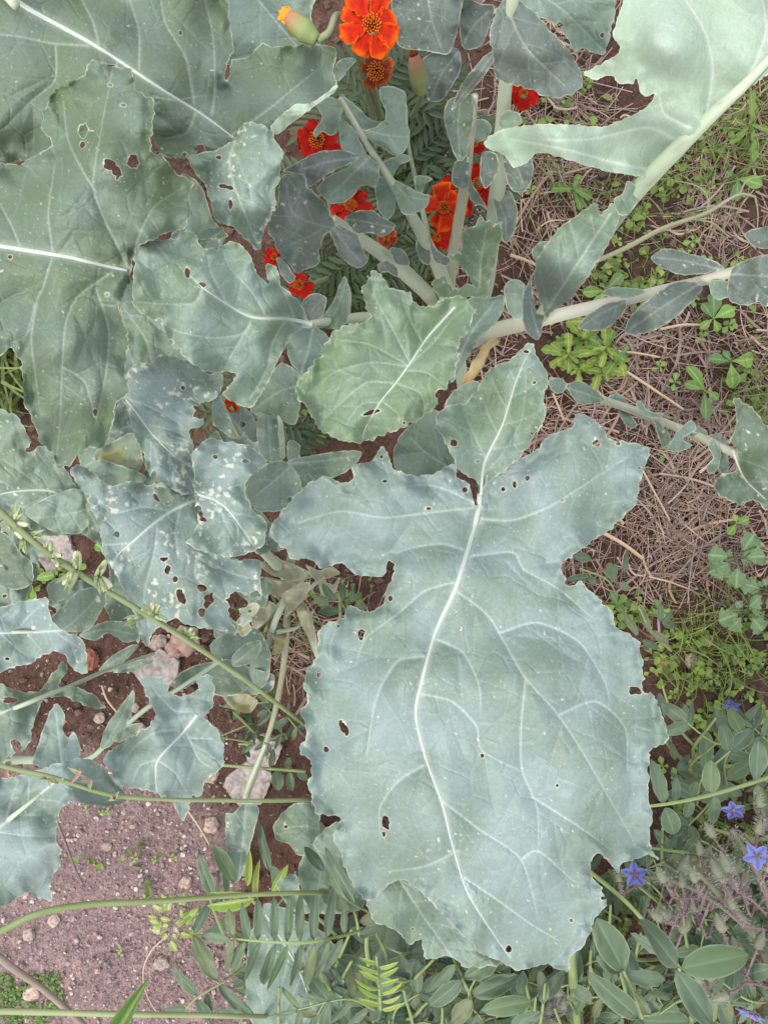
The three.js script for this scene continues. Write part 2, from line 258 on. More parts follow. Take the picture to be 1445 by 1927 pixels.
{
  const n = coords.length, pos = [], col = [], uv = [], idx = [];
  for (let j = 0; j < n; j++) for (let i = 0; i < n; i++) {
    const x = coords[i], z = zc[j], p = pathMask(x, z), a = 0.5 + 0.7 * fbm(x * 7, z * 7), b = 0.5 + 0.6 * noise(x * 90, z * 90), c = noise(x * 33 + 5, z * 33);
    pos.push(x, soilH(x, z), z); uv.push(x / 0.3, z / 0.3);
    const s = [lerp(0.098, 0.17, a), lerp(0.052, 0.09, a), lerp(0.039, 0.068, a)], g = [lerp(0.31, 0.40, a), lerp(0.22, 0.295, a), lerp(0.225, 0.31, a)], k = 0.82 + 0.3 * b + 0.12 * c;
    col.push(lerp(s[0], g[0], p) * k, lerp(s[1], g[1], p) * k, lerp(s[2], g[2], p) * k);
  }
  for (let j = 0; j < n - 1; j++) for (let i = 0; i < n - 1; i++) { const a = j * n + i; idx.push(a, a + n, a + 1, a + 1, a + n, a + n + 1); }
  const g = new THREE.BufferGeometry(); g.setAttribute('position', new THREE.Float32BufferAttribute(pos, 3)); g.setAttribute('color', new THREE.Float32BufferAttribute(col, 3)); g.setAttribute('uv', new THREE.Float32BufferAttribute(uv, 2)); g.setIndex(idx); g.computeVertexNormals();
  const T = 512, d = new Uint8Array(T * T * 4), bm = new Uint8Array(T * T * 4);
  const tn = (x, y, f) => { const w = (a) => a, u = x / T, v = y / T; const q = (xx, yy) => noise(xx * f, yy * f); return lerp(lerp(q(u, v), q(u - 1, v), u), lerp(q(u, v - 1), q(u - 1, v - 1), u), v); };
  for (let y = 0; y < T; y++) for (let x = 0; x < T; x++) {
    const m = tn(x, y, 22) * 0.5 + tn(x, y, 60) * 0.7 + tn(x, y, 140) * 0.9, o = (y * T + x) * 4, v = clamp(205 + 75 * m, 90, 255);
    d[o] = v; d[o + 1] = v - 4; d[o + 2] = v - 8; d[o + 3] = 255; bm[o] = bm[o + 1] = bm[o + 2] = clamp(128 + 110 * m, 0, 255); bm[o + 3] = 255;
  }
  const mk = (q, s) => { const t = new THREE.DataTexture(q, T, T, THREE.RGBAFormat); t.wrapS = t.wrapT = THREE.RepeatWrapping; t.magFilter = THREE.LinearFilter; if (s) t.colorSpace = THREE.SRGBColorSpace; t.needsUpdate = true; return t; };
  const m = mesh('garden_soil', g, new THREE.MeshStandardMaterial({ vertexColors: true, map: mk(d, true), bumpMap: mk(bm, false), bumpScale: 0.003, roughness: 0.95 }), scene);
  m.userData = { kind: 'structure', label: 'brown garden soil running into a pinkish gravel path', category: 'soil' };
}
function rock(detail, rough, sx = 1, sy = 0.7, sz = 1) {
  const g = new THREE.IcosahedronGeometry(1, detail), p = g.attributes.position, o = rr(0, 90);
  for (let i = 0; i < p.count; i++) { const v = V().fromBufferAttribute(p, i), k = 1 + rough * (noise(v.x * 1.4 + o, v.y * 1.4 + v.z * 1.1) + 0.5 * noise(v.x * 3.1 + v.z, v.y * 3 + o)); p.setXYZ(i, v.x * k * sx, v.y * k * sy, v.z * k * sz); }
  g.computeVertexNormals(); return g;
}
function instances(name, geo, mat, list, label, category) {
  const m = new THREE.InstancedMesh(geo, mat, list.length), M = new THREE.Matrix4(), c = new THREE.Color();
  list.forEach((l, i) => { M.compose(l.p, l.q, l.s); m.setMatrixAt(i, M); c.setRGB(...l.c); m.setColorAt(i, c); });
  m.name = numbered(name); m.userData = { kind: 'stuff', label, category }; scene.add(m); return m;
}
const Q = (x, y, z) => new THREE.Quaternion().setFromEuler(new THREE.Euler(x, y, z));
const white = std([1, 1, 1], 0.9, { side: THREE.FrontSide });
{ // gravel, crumbs of soil
  const L = [], L2 = [], pal = [[0.46, 0.35, 0.35], [0.56, 0.46, 0.45], [0.36, 0.23, 0.22], [0.33, 0.30, 0.33], [0.64, 0.56, 0.52], [0.26, 0.18, 0.18], [0.42, 0.28, 0.27]];
  let tries = 0;
  while (L.length < 13000 && tries++ < 200000) {
    const x = rr(-0.75, 0.25), z = rr(0.0, 0.95), p = pathMask(x, z); { const [px, py] = gp(x, z); if (rnd() > Math.max(p * 0.9, px < 460 && py > 1180 ? 0.32 : 0.07)) continue; }
    const r = 0.0007 + 0.0026 * Math.pow(rnd(), 3.2), c = pick(pal), k = rr(0.6, 1.05);
    L.push({ p: V(x, soilH(x, z) + r * 0.25, z), q: Q(rr(0, 6), rr(0, 6), rr(0, 6)), s: V(r * rr(0.7, 1.3), r, r * rr(0.7, 1.3)), c: c.map((v) => v * k) });
  }
  instances('path_gravel', rock(1, 0.35), white, L, 'fine pinkish grey gravel scattered over the path', 'gravel');
  while (L2.length < 9000) {
    const x = rr(-0.75, 0.75), z = rr(-0.85, 0.9); if (rnd() < pathMask(x, z)) continue;
    const r = 0.001 + 0.006 * Math.pow(rnd(), 3), k = rr(0.55, 1.25), a = rnd();
    L2.push({ p: V(x, soilH(x, z) + r * 0.2, z), q: Q(rr(0, 6), rr(0, 6), rr(0, 6)), s: V(r * rr(0.7, 1.4), r, r * rr(0.7, 1.4)), c: [0.12 * k, (0.07 + 0.015 * a) * k, (0.05 + 0.015 * a) * k] });
  }
  instances('soil_crumbs', rock(1, 0.5), white, L2, 'dark brown crumbs of soil in the bed', 'soil crumbs');
}
{ // straw mulch
  // straws lie along x, bent sideways; radius is scaled apart from length
  const build = (k) => { const b = [0.02, 0.07, -0.05][k], pos = [], N = 6; for (let i = 0; i < N; i++) for (let j = 0; j < 5; j++) { const ring = (t, a) => [t - 0.5, Math.sin(a) * 0.5, Math.cos(a) * 0.5 + 40 * b * Math.sin(t * Math.PI)]; const a = j / 5 * 6.2832, a2 = (j + 1) / 5 * 6.2832, t = i / N, t2 = (i + 1) / N; pos.push(...ring(t, a), ...ring(t2, a), ...ring(t, a2), ...ring(t, a2), ...ring(t2, a), ...ring(t2, a2)); } const g = new THREE.BufferGeometry(); g.setAttribute('position', new THREE.Float32BufferAttribute(pos, 3)); g.computeVertexNormals(); return g; };
  const pal = [[0.45, 0.31, 0.22], [0.34, 0.235, 0.185], [0.54, 0.40, 0.28], [0.28, 0.18, 0.155], [0.38, 0.29, 0.27], [0.20, 0.12, 0.10], [0.44, 0.32, 0.26], [0.32, 0.26, 0.25]];
  for (let k = 0; k < 3; k++) {
    const L = []; let tries = 0;
    while (L.length < 2300 && tries++ < 90000) {
      const x = rr(-0.2, 0.78), z = rr(-0.8, 0.4), [px, py] = gp(x, z); let w = straw01(x, z);
      w = Math.max(w, 0.5 * sst(150, 40, Math.hypot(px - 590, py - 1200)), 0.25 * sst(140, 30, Math.hypot(px - 870, py - 470)), 0.45 * sst(230, 60, Math.hypot(px - 960, py - 330))); if (rnd() > w) continue;
      const l = 0.008 + 0.10 * Math.pow(rnd(), 2.2), r = rnd() < 0.13 ? rr(0.002, 0.0042) : rr(0.0005, 0.0015), c = pick(pal), q = rr(0.7, 1.15);
      L.push({ p: V(x, soilH(x, z) + 0.002 + 0.016 * w * rnd(), z), q: Q(0, rr(0, 6.28), rr(-0.1, 0.1)), s: V(l, Math.min(r, 0.0012) * rr(0.6, 1), r), c: c.map((v) => v * q) });
    }
    instances('straw_mulch', build(k), white, L, ['loose straw mulch lying tangled over the soil', 'curved straw pieces mixed into the mulch', 'short bent straw pieces in the mulch'][k], 'straw');
  }
}
{ // single stones and single pale straws that stand out
  const st = [[330, 1222, 17, 'r'], [372, 1352, 19, 'r'], [238, 1342, 12], [265, 1370, 12], [172, 1240, 20, 'd'], [395, 1458, 14], [398, 1555, 15, 'p'], [350, 1205, 26, 'r'], [300, 1210, 16], [470, 1470, 52, 's'], [105, 1040, 46, 's'], [300, 1262, 48, 's'], [498, 1410, 40, 's'], [1300, 1243, 13], [1330, 1205, 14, 'p'], [1248, 1250, 15, 'o'], [190, 1350, 10], [255, 1330, 9], [345, 1665, 9], [302, 1818, 12], [350, 1662, 11, 'p'], [60, 1870, 16, 'p'], [55, 1760, 12], [400, 1660, 11], [100, 1735, 11, 'p'], [410, 1440, 9, 'p'], [200, 1595, 9], [700, 1040, 10], [1300, 1500, 9], [275, 1395, 13, 'r']];
  const cols = { r: [0.42, 0.28, 0.23], d: [0.38, 0.15, 0.11], p: [0.52, 0.40, 0.34], s: [0.42, 0.37, 0.35], o: [0.42, 0.24, 0.14] };
  const words = { r: 'rounded pinkish brown stone lying on the soil', d: 'brick red stone lying on the soil beside a kale leaf', p: 'small pale pink pebble lying on the ground', s: 'broad flat grey stone half sunk in the soil', o: 'orange brown pebble beside the mulch', u: 'small tan pebble lying on the ground' };
  const slab = () => { // a split stone: flat top, broken angular outline, pitted
    const g = new THREE.IcosahedronGeometry(1, 14), p = g.attributes.position, cut = [...Array(7)].map((_, i) => { const a = i / 7 * 6.2832 + rr(-0.3, 0.3); return [Math.cos(a), Math.sin(a), rr(0.62, 0.85)]; }), o = rr(0, 50);
    for (let i = 0; i < p.count; i++) { let x = p.getX(i) * 1.3, y = p.getY(i), z = p.getZ(i) * 1.3; for (const [cx, cz, d] of cut) { const q = x * cx + z * cz - d; if (q > 0) { x -= q * cx * 0.95; z -= q * cz * 0.95; } } y = clamp(y, -0.3, 0.24 + 0.03 * noise(x * 2 + o, z * 2)) + 0.03 * noise(x * 5 + o, z * 5) + 0.014 * noise(x * 17, z * 17 + o); p.setXYZ(i, x + 0.03 * noise(z * 6 + o, y * 6), y, z + 0.03 * noise(x * 6, y * 6 + o)); }
    g.computeVertexNormals(); return g; };
  const tx = {}, slabs = ['beside the loose leaflet stalks', 'below the mottled leaf', 'behind the crisp scalloped leaf', 'among straw and vetch'];
  for (const [px, py, r, k] of st) {
    const p = at(px, py, H), R = r * H / F, c = cols[k] ?? [0.44, 0.35, 0.30], g = k === 's' ? slab() : rock(3, 0.28, rr(0.85, 1.15), 0.7, rr(0.8, 1.1)), n = g.attributes.position.count, col = [];
    for (let i = 0; i < n; i++) { const q = g.attributes.position, f = 0.85 + 0.35 * noise(q.getX(i) * 3 + px, q.getZ(i) * 3) + 0.3 * noise(q.getX(i) * 9, q.getZ(i) * 9 + q.getY(i) * 5) + 0.3 * noise(q.getX(i) * 26, q.getZ(i) * 26); col.push(c[0] * f, c[1] * f, c[2] * f); }
    g.setAttribute('color', new THREE.Float32BufferAttribute(col, 3));
    const m = mesh('stone', g, tx.m ??= vcol(0.9, { side: THREE.FrontSide }), scene); m.scale.setScalar(R); m.position.set(p.x, soilH(p.x, p.z) + R * (k === 's' ? 0.05 : 0.25), p.z); m.rotation.y = rr(0, 6);
    tagTop(m, k === 's' ? words.s + ' ' + slabs.shift() : words[k ?? 'u'], 'stone', { r: 'rounded pinkish stones', p: 'pale pink pebbles', s: 'flat grey stones' }[k] ?? (k ? undefined : 'small tan pebbles'));
  }
  const sm = vcol(0.8);
  for (const [a, b, c, d, w] of [[1165, 690, 1285, 770, 5], [1130, 1000, 1210, 1052, 7], [1220, 1085, 1300, 1110, 3], [1030, 850, 1100, 800, 4], [1240, 620, 1330, 612, 5], [1150, 660, 1240, 672, 4], [960, 480, 1010, 500, 6], [1010, 560, 1060, 490, 4], [1190, 850, 1260, 980, 4], [1040, 740, 1060, 790, 4], [350, 1520, 395, 1590, 4], [192, 1290, 220, 1340, 4]]) {
    const p = at(a, b, H - 0.02), q = at(c, d, H - 0.018), m = p.clone().lerp(q, 0.5).add(V(rr(-0.003, 0.003), 0.002, rr(-0.003, 0.003))), r = w * H / F / 2;
    tagTop(mesh('straw_stalk', tube([p, m, q], [r, r, r * 0.85], 6, 5, stemCol([0.48, 0.35, 0.22], [0.60, 0.46, 0.33])), sm, scene), 'single pale straw stalk lying on the ground', 'straw stalk', 'single straws on the ground');
  }
}

// ---------------------------------------------------------------- kale plants
const skinStem = vcol(0.55), PALE = [[0.40, 0.47, 0.36], [0.52, 0.58, 0.45]], GRN = [[0.30, 0.39, 0.27], [0.42, 0.50, 0.38]];
const stem = (p, rows, cols = PALE, name = 'stem') => mesh(name, stalk(rows, 10, stemCol(...cols)), skinStem, p);

const kale = thing('kale_plant', 'tall branching kale with broad blue green leaves and pale stems bending out from one base', 'kale');
// stems
stem(kale, [[845, 600, 1.14, 26], [850, 585, 1.02, 24], [845, 560, 0.95, 20]]);
stem(kale, [[905, 580, 1.0, 14], [915, 530, 0.93, 15], [927, 430, 0.84, 15], [938, 330, 0.75, 15], [946, 220, 0.66, 14], [954, 120, 0.60, 13], [965, -10, 0.54, 12]]);
stem(kale, [[845, 560, 1.0, 11], [847, 515, 0.95, 10], [862, 420, 0.88, 10], [876, 340, 0.8, 9], [886, 250, 0.74, 8], [893, 180, 0.70, 7]], [[0.46, 0.46, 0.34], [0.56, 0.56, 0.44]]);
stem(kale, [[850, 570, 1.0, 14], [828, 510, 0.92, 13], [788, 430, 0.82, 11], [742, 350, 0.74, 8], [690, 270, 0.68, 6], [640, 185, 0.64, 4.5]]);
stem(kale, [[806, 450, 0.9, 5], [798, 410, 0.87, 5], [782, 340, 0.84, 4], [768, 270, 0.8, 3.5], [760, 200, 0.78, 3]], GRN);
stem(kale, [[840, 590, 1.02, 14], [800, 548, 0.95, 14], [735, 490, 0.87, 13], [680, 450, 0.81, 11], [628, 412, 0.76, 8]]);
stem(kale, [[850, 610, 1.0, 14], [790, 600, 0.85, 12], [690, 597, 0.72, 10], [640, 602, 0.64, 9], [585, 610, 0.575, 7]], PALE, 'petiole');
stem(kale, [[870, 650, 1.0, 15], [930, 622, 0.92, 15], [1000, 605, 0.86, 14], [1130, 574, 0.82, 12], [1240, 548, 0.78, 11], [1340, 523, 0.74, 10], [1470, 482, 0.70, 9]], [[0.50, 0.47, 0.42], [0.52, 0.58, 0.45]]);
stem(kale, [[1005, 606, 0.85, 11], [1080, 520, 0.70, 13], [1165, 400, 0.56, 16], [1215, 340, 0.51, 17], [1270, 283, 0.475, 16], [1340, 215, 0.445, 13], [1400, 160, 0.43, 10], [1470, 85, 0.42, 7]], [[0.40, 0.50, 0.36], [0.47, 0.57, 0.43]], 'petiole');
stem(kale, [[850, 620, 1.0, 14], [875, 740, 0.78, 12], [899, 860, 0.66, 10], [906, 910, 0.632, 8], [904, 935, 0.628, 4], [902, 950, 0.634, 2]], PALE, 'petiole');
stem(kale, [[850, 600, 1.0, 12], [820, 600, 0.75, 8], [800, 640, 0.54, 6], [770, 685, 0.515, 5]], GRN, 'petiole');
// big lower leaf
leaf(kale, {
  label: 'huge lobed leaf with white midrib', tone: 'blue', wav: 0.0055, puck: 0.006, dent: 4.5, spots: 0.22, mw: [12, 3], vw: 5,
  o: [897, 948, 884, 915, 862, 896, 856, 872, 800, 894, 745, 882, 722, 838, 700, 866, 662, 874, 664, 900, 640, 908, 610, 894, 560, 926, 512, 985, 508, 1012, 538, 1034, 548, 1052, 582, 1054, 606, 1072, 642, 1060, 672, 1084, 722, 1086, 732, 1060, 742, 1066, 728, 1110, 716, 1140, 690, 1152, 654, 1136, 645, 1162, 606, 1176, 597, 1205, 595, 1240, 576, 1262, 570, 1290, 580, 1318, 564, 1340, 577, 1380, 564, 1412, 585, 1440, 581, 1480, 596, 1532, 638, 1538, 626, 1572, 642, 1612, 660, 1662, 684, 1692, 702, 1694, 728, 1668, 762, 1658, 802, 1690, 850, 1742, 900, 1790, 940, 1810, 976, 1826, 1025, 1816, 1070, 1830, 1074, 1800, 1096, 1784, 1112, 1756, 1116, 1734, 1142, 1704, 1130, 1665, 1112, 1645, 1116, 1612, 1132, 1610, 1164, 1646, 1172, 1626, 1220, 1612, 1242, 1620, 1222, 1590, 1226, 1540, 1220, 1470, 1226, 1412, 1258, 1390, 1236, 1320, 1216, 1290, 1210, 1250, 1200, 1202, 1162, 1182, 1150, 1150, 1110, 1110, 1094, 1094, 1070, 1100, 1058, 1066, 1072, 1050, 1120, 1015, 1162, 985, 1195, 950, 1206, 900, 1222, 846, 1180, 830, 1150, 828, 1130, 800, 1086, 776, 1074, 802, 1030, 820, 1014, 842, 990, 858, 955, 862, 922, 880, 908, 920, 904, 950],
  m: [903, 930, 895, 985, 858, 1106, 820, 1190, 792, 1290, 783, 1346, 800, 1422, 832, 1512, 852, 1592, 880, 1680, 930, 1760, 960, 1802],
  v: [[895, 955, 800, 966, 720, 974, 640, 962, 560, 985], [894, 948, 830, 918, 780, 912], [872, 1036, 830, 1024, 770, 1032, 745, 1042], [858, 1096, 800, 1112, 750, 1154, 690, 1200, 670, 1250], [800, 1236, 750, 1244, 718, 1290, 702, 1340, 690, 1420], [800, 1440, 750, 1470, 715, 1520, 716, 1580], [862, 1600, 800, 1630, 730, 1640],
    [898, 975, 960, 980, 1030, 955, 1100, 912, 1180, 860], [884, 1048, 965, 1040, 985, 1072, 1050, 1108, 1110, 1160], [858, 1112, 920, 1162, 985, 1272, 1050, 1346, 1110, 1440, 1190, 1580], [940, 1192, 1010, 1172, 1090, 1210, 1140, 1290, 1145, 1340], [820, 1204, 870, 1228, 900, 1286, 905, 1330], [792, 1306, 850, 1320, 896, 1366, 906, 1412, 980, 1452], [988, 1278, 980, 1370, 982, 1450, 1010, 1520, 1012, 1600], [832, 1508, 900, 1560, 980, 1618, 1010, 1720], [980, 1618, 1012, 1602, 1080, 1660], [1050, 1346, 1120, 1320, 1175, 1370, 1180, 1450], [1000, 1500, 1080, 1550, 1150, 1600], [870, 1650, 930, 1690, 1000, 1740, 1050, 1770]],
  h: [[680, 1195, 6, 11, 0.2], [647, 1370, 7, 14, -0.5], [726, 1548, 7, 13, -0.2], [722, 1570, 3, 5], [1070, 1095, 7, 6], [1195, 1300, 13, 8], [1215, 1292, 8, 12], [968, 912, 4, 7], [993, 900, 5, 5], [947, 920, 4, 5], [874, 922, 6, 4, 0.4], [1122, 834, 7, 6], [1162, 835, 5, 3], [1203, 880, 4, 2], [957, 1786, 5, 7], [907, 1422, 3, 4], [805, 957, 5, 3], [735, 1126, 4, 5], [1048, 1478, 3], [1134, 1690, 5, 3], [1074, 1732, 4, 3], [636, 1178, 4, 2], [645, 1562, 3, 4], [1058, 942, 3], [600, 1270, 4], [614, 1410, 5], [770, 888, 4], [724, 905, 4, 3], [718, 860, 3]],
  d: [[900, 950, 0.615], [858, 1106, 0.59], [790, 1300, 0.575], [830, 1510, 0.58], [900, 1700, 0.605], [960, 1810, 0.64], [700, 960, 0.605], [530, 1000, 0.645], [650, 1060, 0.64], [1060, 930, 0.585], [1200, 850, 0.60], [1150, 980, 0.615], [620, 1200, 0.625], [590, 1400, 0.63], [620, 1560, 0.64], [700, 1400, 0.60], [680, 1690, 0.67], [1000, 1300, 0.56], [1100, 1150, 0.59], [1230, 1380, 0.60], [1100, 1450, 0.575], [1220, 1600, 0.625], [1120, 1700, 0.62], [1050, 1820, 0.645], [990, 1600, 0.585]],
});
leaf(kale, { tone: 'mid', spots: 0.15, o: [690, 1700, 700, 1630, 780, 1600, 870, 1700, 950, 1806, 880, 1822, 845, 1802, 800, 1806, 792, 1770, 770, 1778, 745, 1752, 705, 1735], m: [740, 1640, 800, 1730, 850, 1800], mw: [5, 2], h: [[777, 1748, 3]], d: [[740, 1680, 0.69], [900, 1790, 0.70], [780, 1780, 0.725]] });
// leaf over its base, and the young one above
leaf(kale, { label: 'leaf covering the base of the huge leaf', tone: 'mid', wav: 0.005, spots: 0.22, o: [1004, 645, 1010, 668, 1030, 700, 1032, 722, 1024, 746, 1028, 772, 1020, 800, 1002, 830, 976, 862, 950, 888, 926, 903, 905, 926, 896, 905, 866, 890, 850, 862, 836, 830, 820, 806, 822, 780, 842, 762, 880, 752, 925, 690, 955, 680, 980, 655], m: [905, 932, 912, 870, 945, 800, 970, 720, 990, 670], mw: [7, 2.5], h: [[990, 662, 5, 3], [853, 834, 6, 7], [1000, 815, 3], [1005, 720, 3], [898, 868, 4, 3]], d: [[905, 930, 0.61], [930, 830, 0.575], [970, 720, 0.575], [1025, 740, 0.555], [840, 810, 0.565], [880, 760, 0.60]] });
leaf(kale, { label: 'bright young leaf with scalloped margin', tone: 'young', wav: 0.006, puck: 0.008, dent: 7, spots: 0.06, mw: [6, 2], vw: 3.5, o: [692, 524, 698, 505, 714, 514, 734, 540, 748, 546, 764, 545, 792, 574, 828, 566, 850, 558, 872, 560, 890, 574, 897, 590, 884, 620, 864, 652, 862, 690, 854, 712, 836, 740, 818, 766, 790, 790, 760, 806, 720, 822, 680, 834, 640, 830, 622, 822, 592, 800, 580, 772, 560, 752, 558, 722, 584, 690, 602, 664, 620, 630, 648, 610, 690, 604, 686, 572, 680, 550, 672, 540], m: [856, 578, 832, 604, 802, 638, 770, 686, 744, 722, 716, 756, 690, 800, 682, 826],
  v: [[772, 686, 740, 622, 706, 560, 697, 520], [766, 690, 700, 682, 630, 700, 580, 740], [744, 722, 690, 720, 640, 760, 610, 790], [716, 758, 680, 760, 650, 800], [776, 682, 820, 640, 850, 600, 880, 578], [764, 698, 800, 700, 830, 720], [748, 722, 790, 740, 800, 770], [720, 756, 750, 780, 750, 800], [796, 648, 770, 600, 756, 560], [770, 690, 700, 650, 640, 640]],
  h: [[700, 776, 16, 4, -0.25], [828, 742, 9, 8], [760, 796, 3]], d: [[800, 640, 0.525], [770, 690, 0.515], [690, 800, 0.52], [690, 530, 0.515], [880, 590, 0.49], [850, 690, 0.505], [580, 740, 0.53], [640, 640, 0.50], [780, 790, 0.515], [740, 610, 0.50]] });
leaf(kale, { tone: 'mid', o: [880, 562, 915, 560, 948, 556, 946, 585, 930, 612, 900, 640, 870, 690, 850, 720, 840, 690, 850, 620], m: [850, 700, 890, 620, 930, 570], mw: [5, 2], d: [[880, 600, 0.60], [850, 700, 0.62]] });
leaf(kale, { tone: 'mid', o: [848, 740, 890, 715, 905, 730, 860, 772, 835, 770], d: [[870, 740, 0.63]] });
leaf(kale, { tone: 'mid', label: 'leaf tucked in the shade below the young leaf', o: [740, 850, 760, 810, 820, 770, 850, 850, 860, 890, 790, 900, 745, 885], m: [860, 890, 800, 850, 770, 820], mw: [5, 2], d: [[790, 850, 0.72]] });
mesh('dying_leaf', stalk([[934, 640, 0.80, 7], [915, 655, 0.78, 10], [898, 690, 0.76, 12], [880, 715, 0.76, 8], [868, 735, 0.78, 4]], 8, stemCol([0.34, 0.22, 0.07], [0.46, 0.40, 0.22]), 0.5, 0.5), skinStem, kale).userData.label = 'yellowed rolled leaf';
// left leaves on the short petiole
leaf(kale, { label: 'smooth kite shaped leaf pointing away from the young leaf', tone: 'mid', wav: 0.004, spots: 0.08, puck: 0.007, mw: [11, 2.5], vw: 4, o: [252, 482, 262, 458, 285, 452, 310, 450, 345, 434, 366, 440, 386, 468, 436, 454, 468, 474, 486, 512, 504, 530, 498, 500, 512, 496, 526, 508, 532, 538, 566, 568, 582, 606, 586, 616, 552, 626, 538, 654, 516, 698, 494, 738, 476, 766, 440, 760, 418, 742, 430, 727, 442, 702, 388, 702, 350, 674, 320, 652, 306, 614, 266, 592, 250, 566],
  m: [588, 611, 540, 600, 476, 597, 430, 574, 380, 540, 355, 516], v: [[476, 597, 456, 628, 400, 636, 340, 625, 290, 600], [380, 542, 365, 570, 310, 572, 256, 568], [500, 594, 470, 545, 430, 500, 420, 470], [540, 600, 515, 640, 500, 700, 470, 750], [430, 575, 400, 520, 390, 480], [556, 604, 540, 560, 510, 510], [470, 610, 440, 660, 420, 700]],
  h: [[328, 442, 12, 8], [353, 513, 5, 9], [381, 537, 6, 6], [300, 604, 5, 4], [322, 644, 5], [338, 659, 4], [407, 466, 6, 5]], d: [[585, 612, 0.575], [476, 597, 0.525], [370, 540, 0.49], [255, 520, 0.485], [350, 440, 0.50], [470, 480, 0.515], [480, 760, 0.565], [330, 650, 0.505], [440, 690, 0.53]] });
leaf(kale, { tone: 'mid', o: [550, 624, 590, 612, 622, 640, 606, 682, 580, 700, 562, 728, 560, 700, 548, 685, 540, 655], m: [590, 612, 580, 660, 563, 715], mw: [5, 2], d: [[590, 615, 0.585], [570, 700, 0.60]] });
leaf(kale, { tone: 'mid', o: [657, 535, 662, 560, 655, 600, 635, 620, 590, 615, 570, 606, 600, 598, 625, 570, 640, 530, 648, 518], m: [590, 612, 630, 590, 650, 530], mw: [4, 2], d: [[600, 610, 0.62], [650, 530, 0.59]] });
leaf(kale, { tone: 'grey', o: [570, 565, 590, 552, 615, 560, 605, 600, 580, 606, 566, 590], d: [[590, 580, 0.64]] });
leaf(kale, { tone: 'mid', label: 'leaf low down between the pale ones', spots: 0.3, o: [470, 772, 500, 720, 530, 682, 562, 704, 566, 760, 555, 800, 530, 792, 500, 782], m: [575, 720, 520, 740, 480, 770], mw: [4, 2], d: [[520, 740, 0.74]] });
// the great leaf seen from below, at the bent petiole
leaf(kale, { label: 'pale leaf arching over to show its underside', tone: 'under', cr: 0.2, wav: 0.0015, puck: 0.002, spots: 0.03, mw: [8, 5], vw: 8, dent: 3,
  o: [1178, -60, 1172, 0, 1158, 40, 1150, 66, 1166, 90, 1154, 106, 1098, 135, 1094, 142, 1126, 152, 1136, 142, 1154, 146, 1162, 158, 1190, 158, 1196, 150, 1212, 184, 1232, 176, 1214, 202, 1156, 230, 1138, 237, 1030, 232, 980, 236, 936, 246, 910, 266, 920, 282, 946, 292, 966, 316, 992, 308, 1006, 290, 1030, 290, 1130, 320, 1200, 332, 1224, 328, 1275, 282, 1335, 222, 1400, 172, 1470, 120, 1540, 40, 1520, -60],
  v: [[1328, 212, 1340, 130, 1325, 60, 1290, 0, 1270, -40], [1225, 322, 1150, 305, 1060, 280, 960, 262], [1280, 270, 1220, 240, 1110, 262, 1020, 262], [1300, 240, 1250, 215, 1240, 180], [1400, 165, 1440, 60, 1430, -20]], d: [[1225, 325, 0.505], [1330, 215, 0.448], [1450, 90, 0.425], [1250, 80, 0.415], [1160, 60, 0.44], [1100, 140, 0.47], [1200, 170, 0.45], [1050, 260, 0.46], [915, 265, 0.50], [960, 310, 0.52], [1150, 320, 0.49], [1500, -50, 0.40]] });
leaf(kale, { tone: 'mid', wav: 0.003, o: [1150, 380, 1166, 402, 1150, 450, 1130, 484, 1085, 552, 1048, 582, 1026, 594, 1012, 560, 1003, 520, 1012, 480, 1050, 430, 1118, 382, 1130, 402], m: [1025, 590, 1090, 490, 1150, 400], mw: [5, 3], d: [[1025, 590, 0.70], [1080, 480, 0.56], [1150, 390, 0.53]] });
leaf(kale, { tone: 'grey', o: [1010, 500, 1000, 530, 1010, 590, 1024, 592, 1014, 640, 1000, 636, 984, 612, 983, 556], m: [1015, 635, 1000, 580, 1006, 520], mw: [3, 2], d: [[1000, 570, 0.68]] });
leaf(kale, { tone: 'mid', o: [1153, 375, 1170, 365, 1180, 340, 1200, 352, 1198, 380, 1185, 402, 1165, 405], d: [[1170, 380, 0.525]] });
leaf(kale, { tone: 'mid', o: [1000, 470, 1015, 455, 1040, 455, 1020, 478, 1005, 490], d: [[1015, 470, 0.66]] });
leaf(kale, { tone: 'mid', o: [948, 540, 965, 525, 986, 535, 985, 590, 970, 602, 952, 580], d: [[968, 565, 0.80]] });
// upper stem leaves
leaf(kale, { label: 'rounded grey leaf clasping the upright stem', tone: 'grey', spots: 0.1, wav: 0.003, o: [920, 62, 935, 12, 960, -6, 1000, 18, 1040, 60, 1076, 100, 1096, 150, 1090, 170, 1054, 187, 1020, 180, 985, 166, 946, 155, 932, 146, 925, 100], m: [956, 20, 990, 90, 1060, 160], mw: [5, 2], d: [[940, 60, 0.56], [1000, 90, 0.53], [1090, 160, 0.56], [940, 145, 0.585]] });
leaf(kale, { label: 'leaf behind the rounded grey one', tone: 'mid', o: [970, -50, 1152, -50, 1150, 62, 1134, 106, 1098, 92, 1080, 96, 1050, 52, 1012, 32, 965, 0], m: [980, -30, 1060, 20, 1130, 90], mw: [4, 2], h: [[1052, 48, 6, 7], [1133, 66, 4]], d: [[1050, 20, 0.62], [1130, 80, 0.64]] });
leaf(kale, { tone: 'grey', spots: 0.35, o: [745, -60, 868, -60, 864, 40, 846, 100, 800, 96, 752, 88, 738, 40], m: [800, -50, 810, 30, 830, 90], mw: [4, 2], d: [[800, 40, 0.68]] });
leaf(kale, { tone: 'grey', spots: 0.4, o: [868, -4, 905, 6, 932, 12, 918, 58, 904, 88, 872, 92, 864, 56], m: [920, 20, 890, 50, 872, 85], mw: [4, 2], d: [[890, 40, 0.70]] });
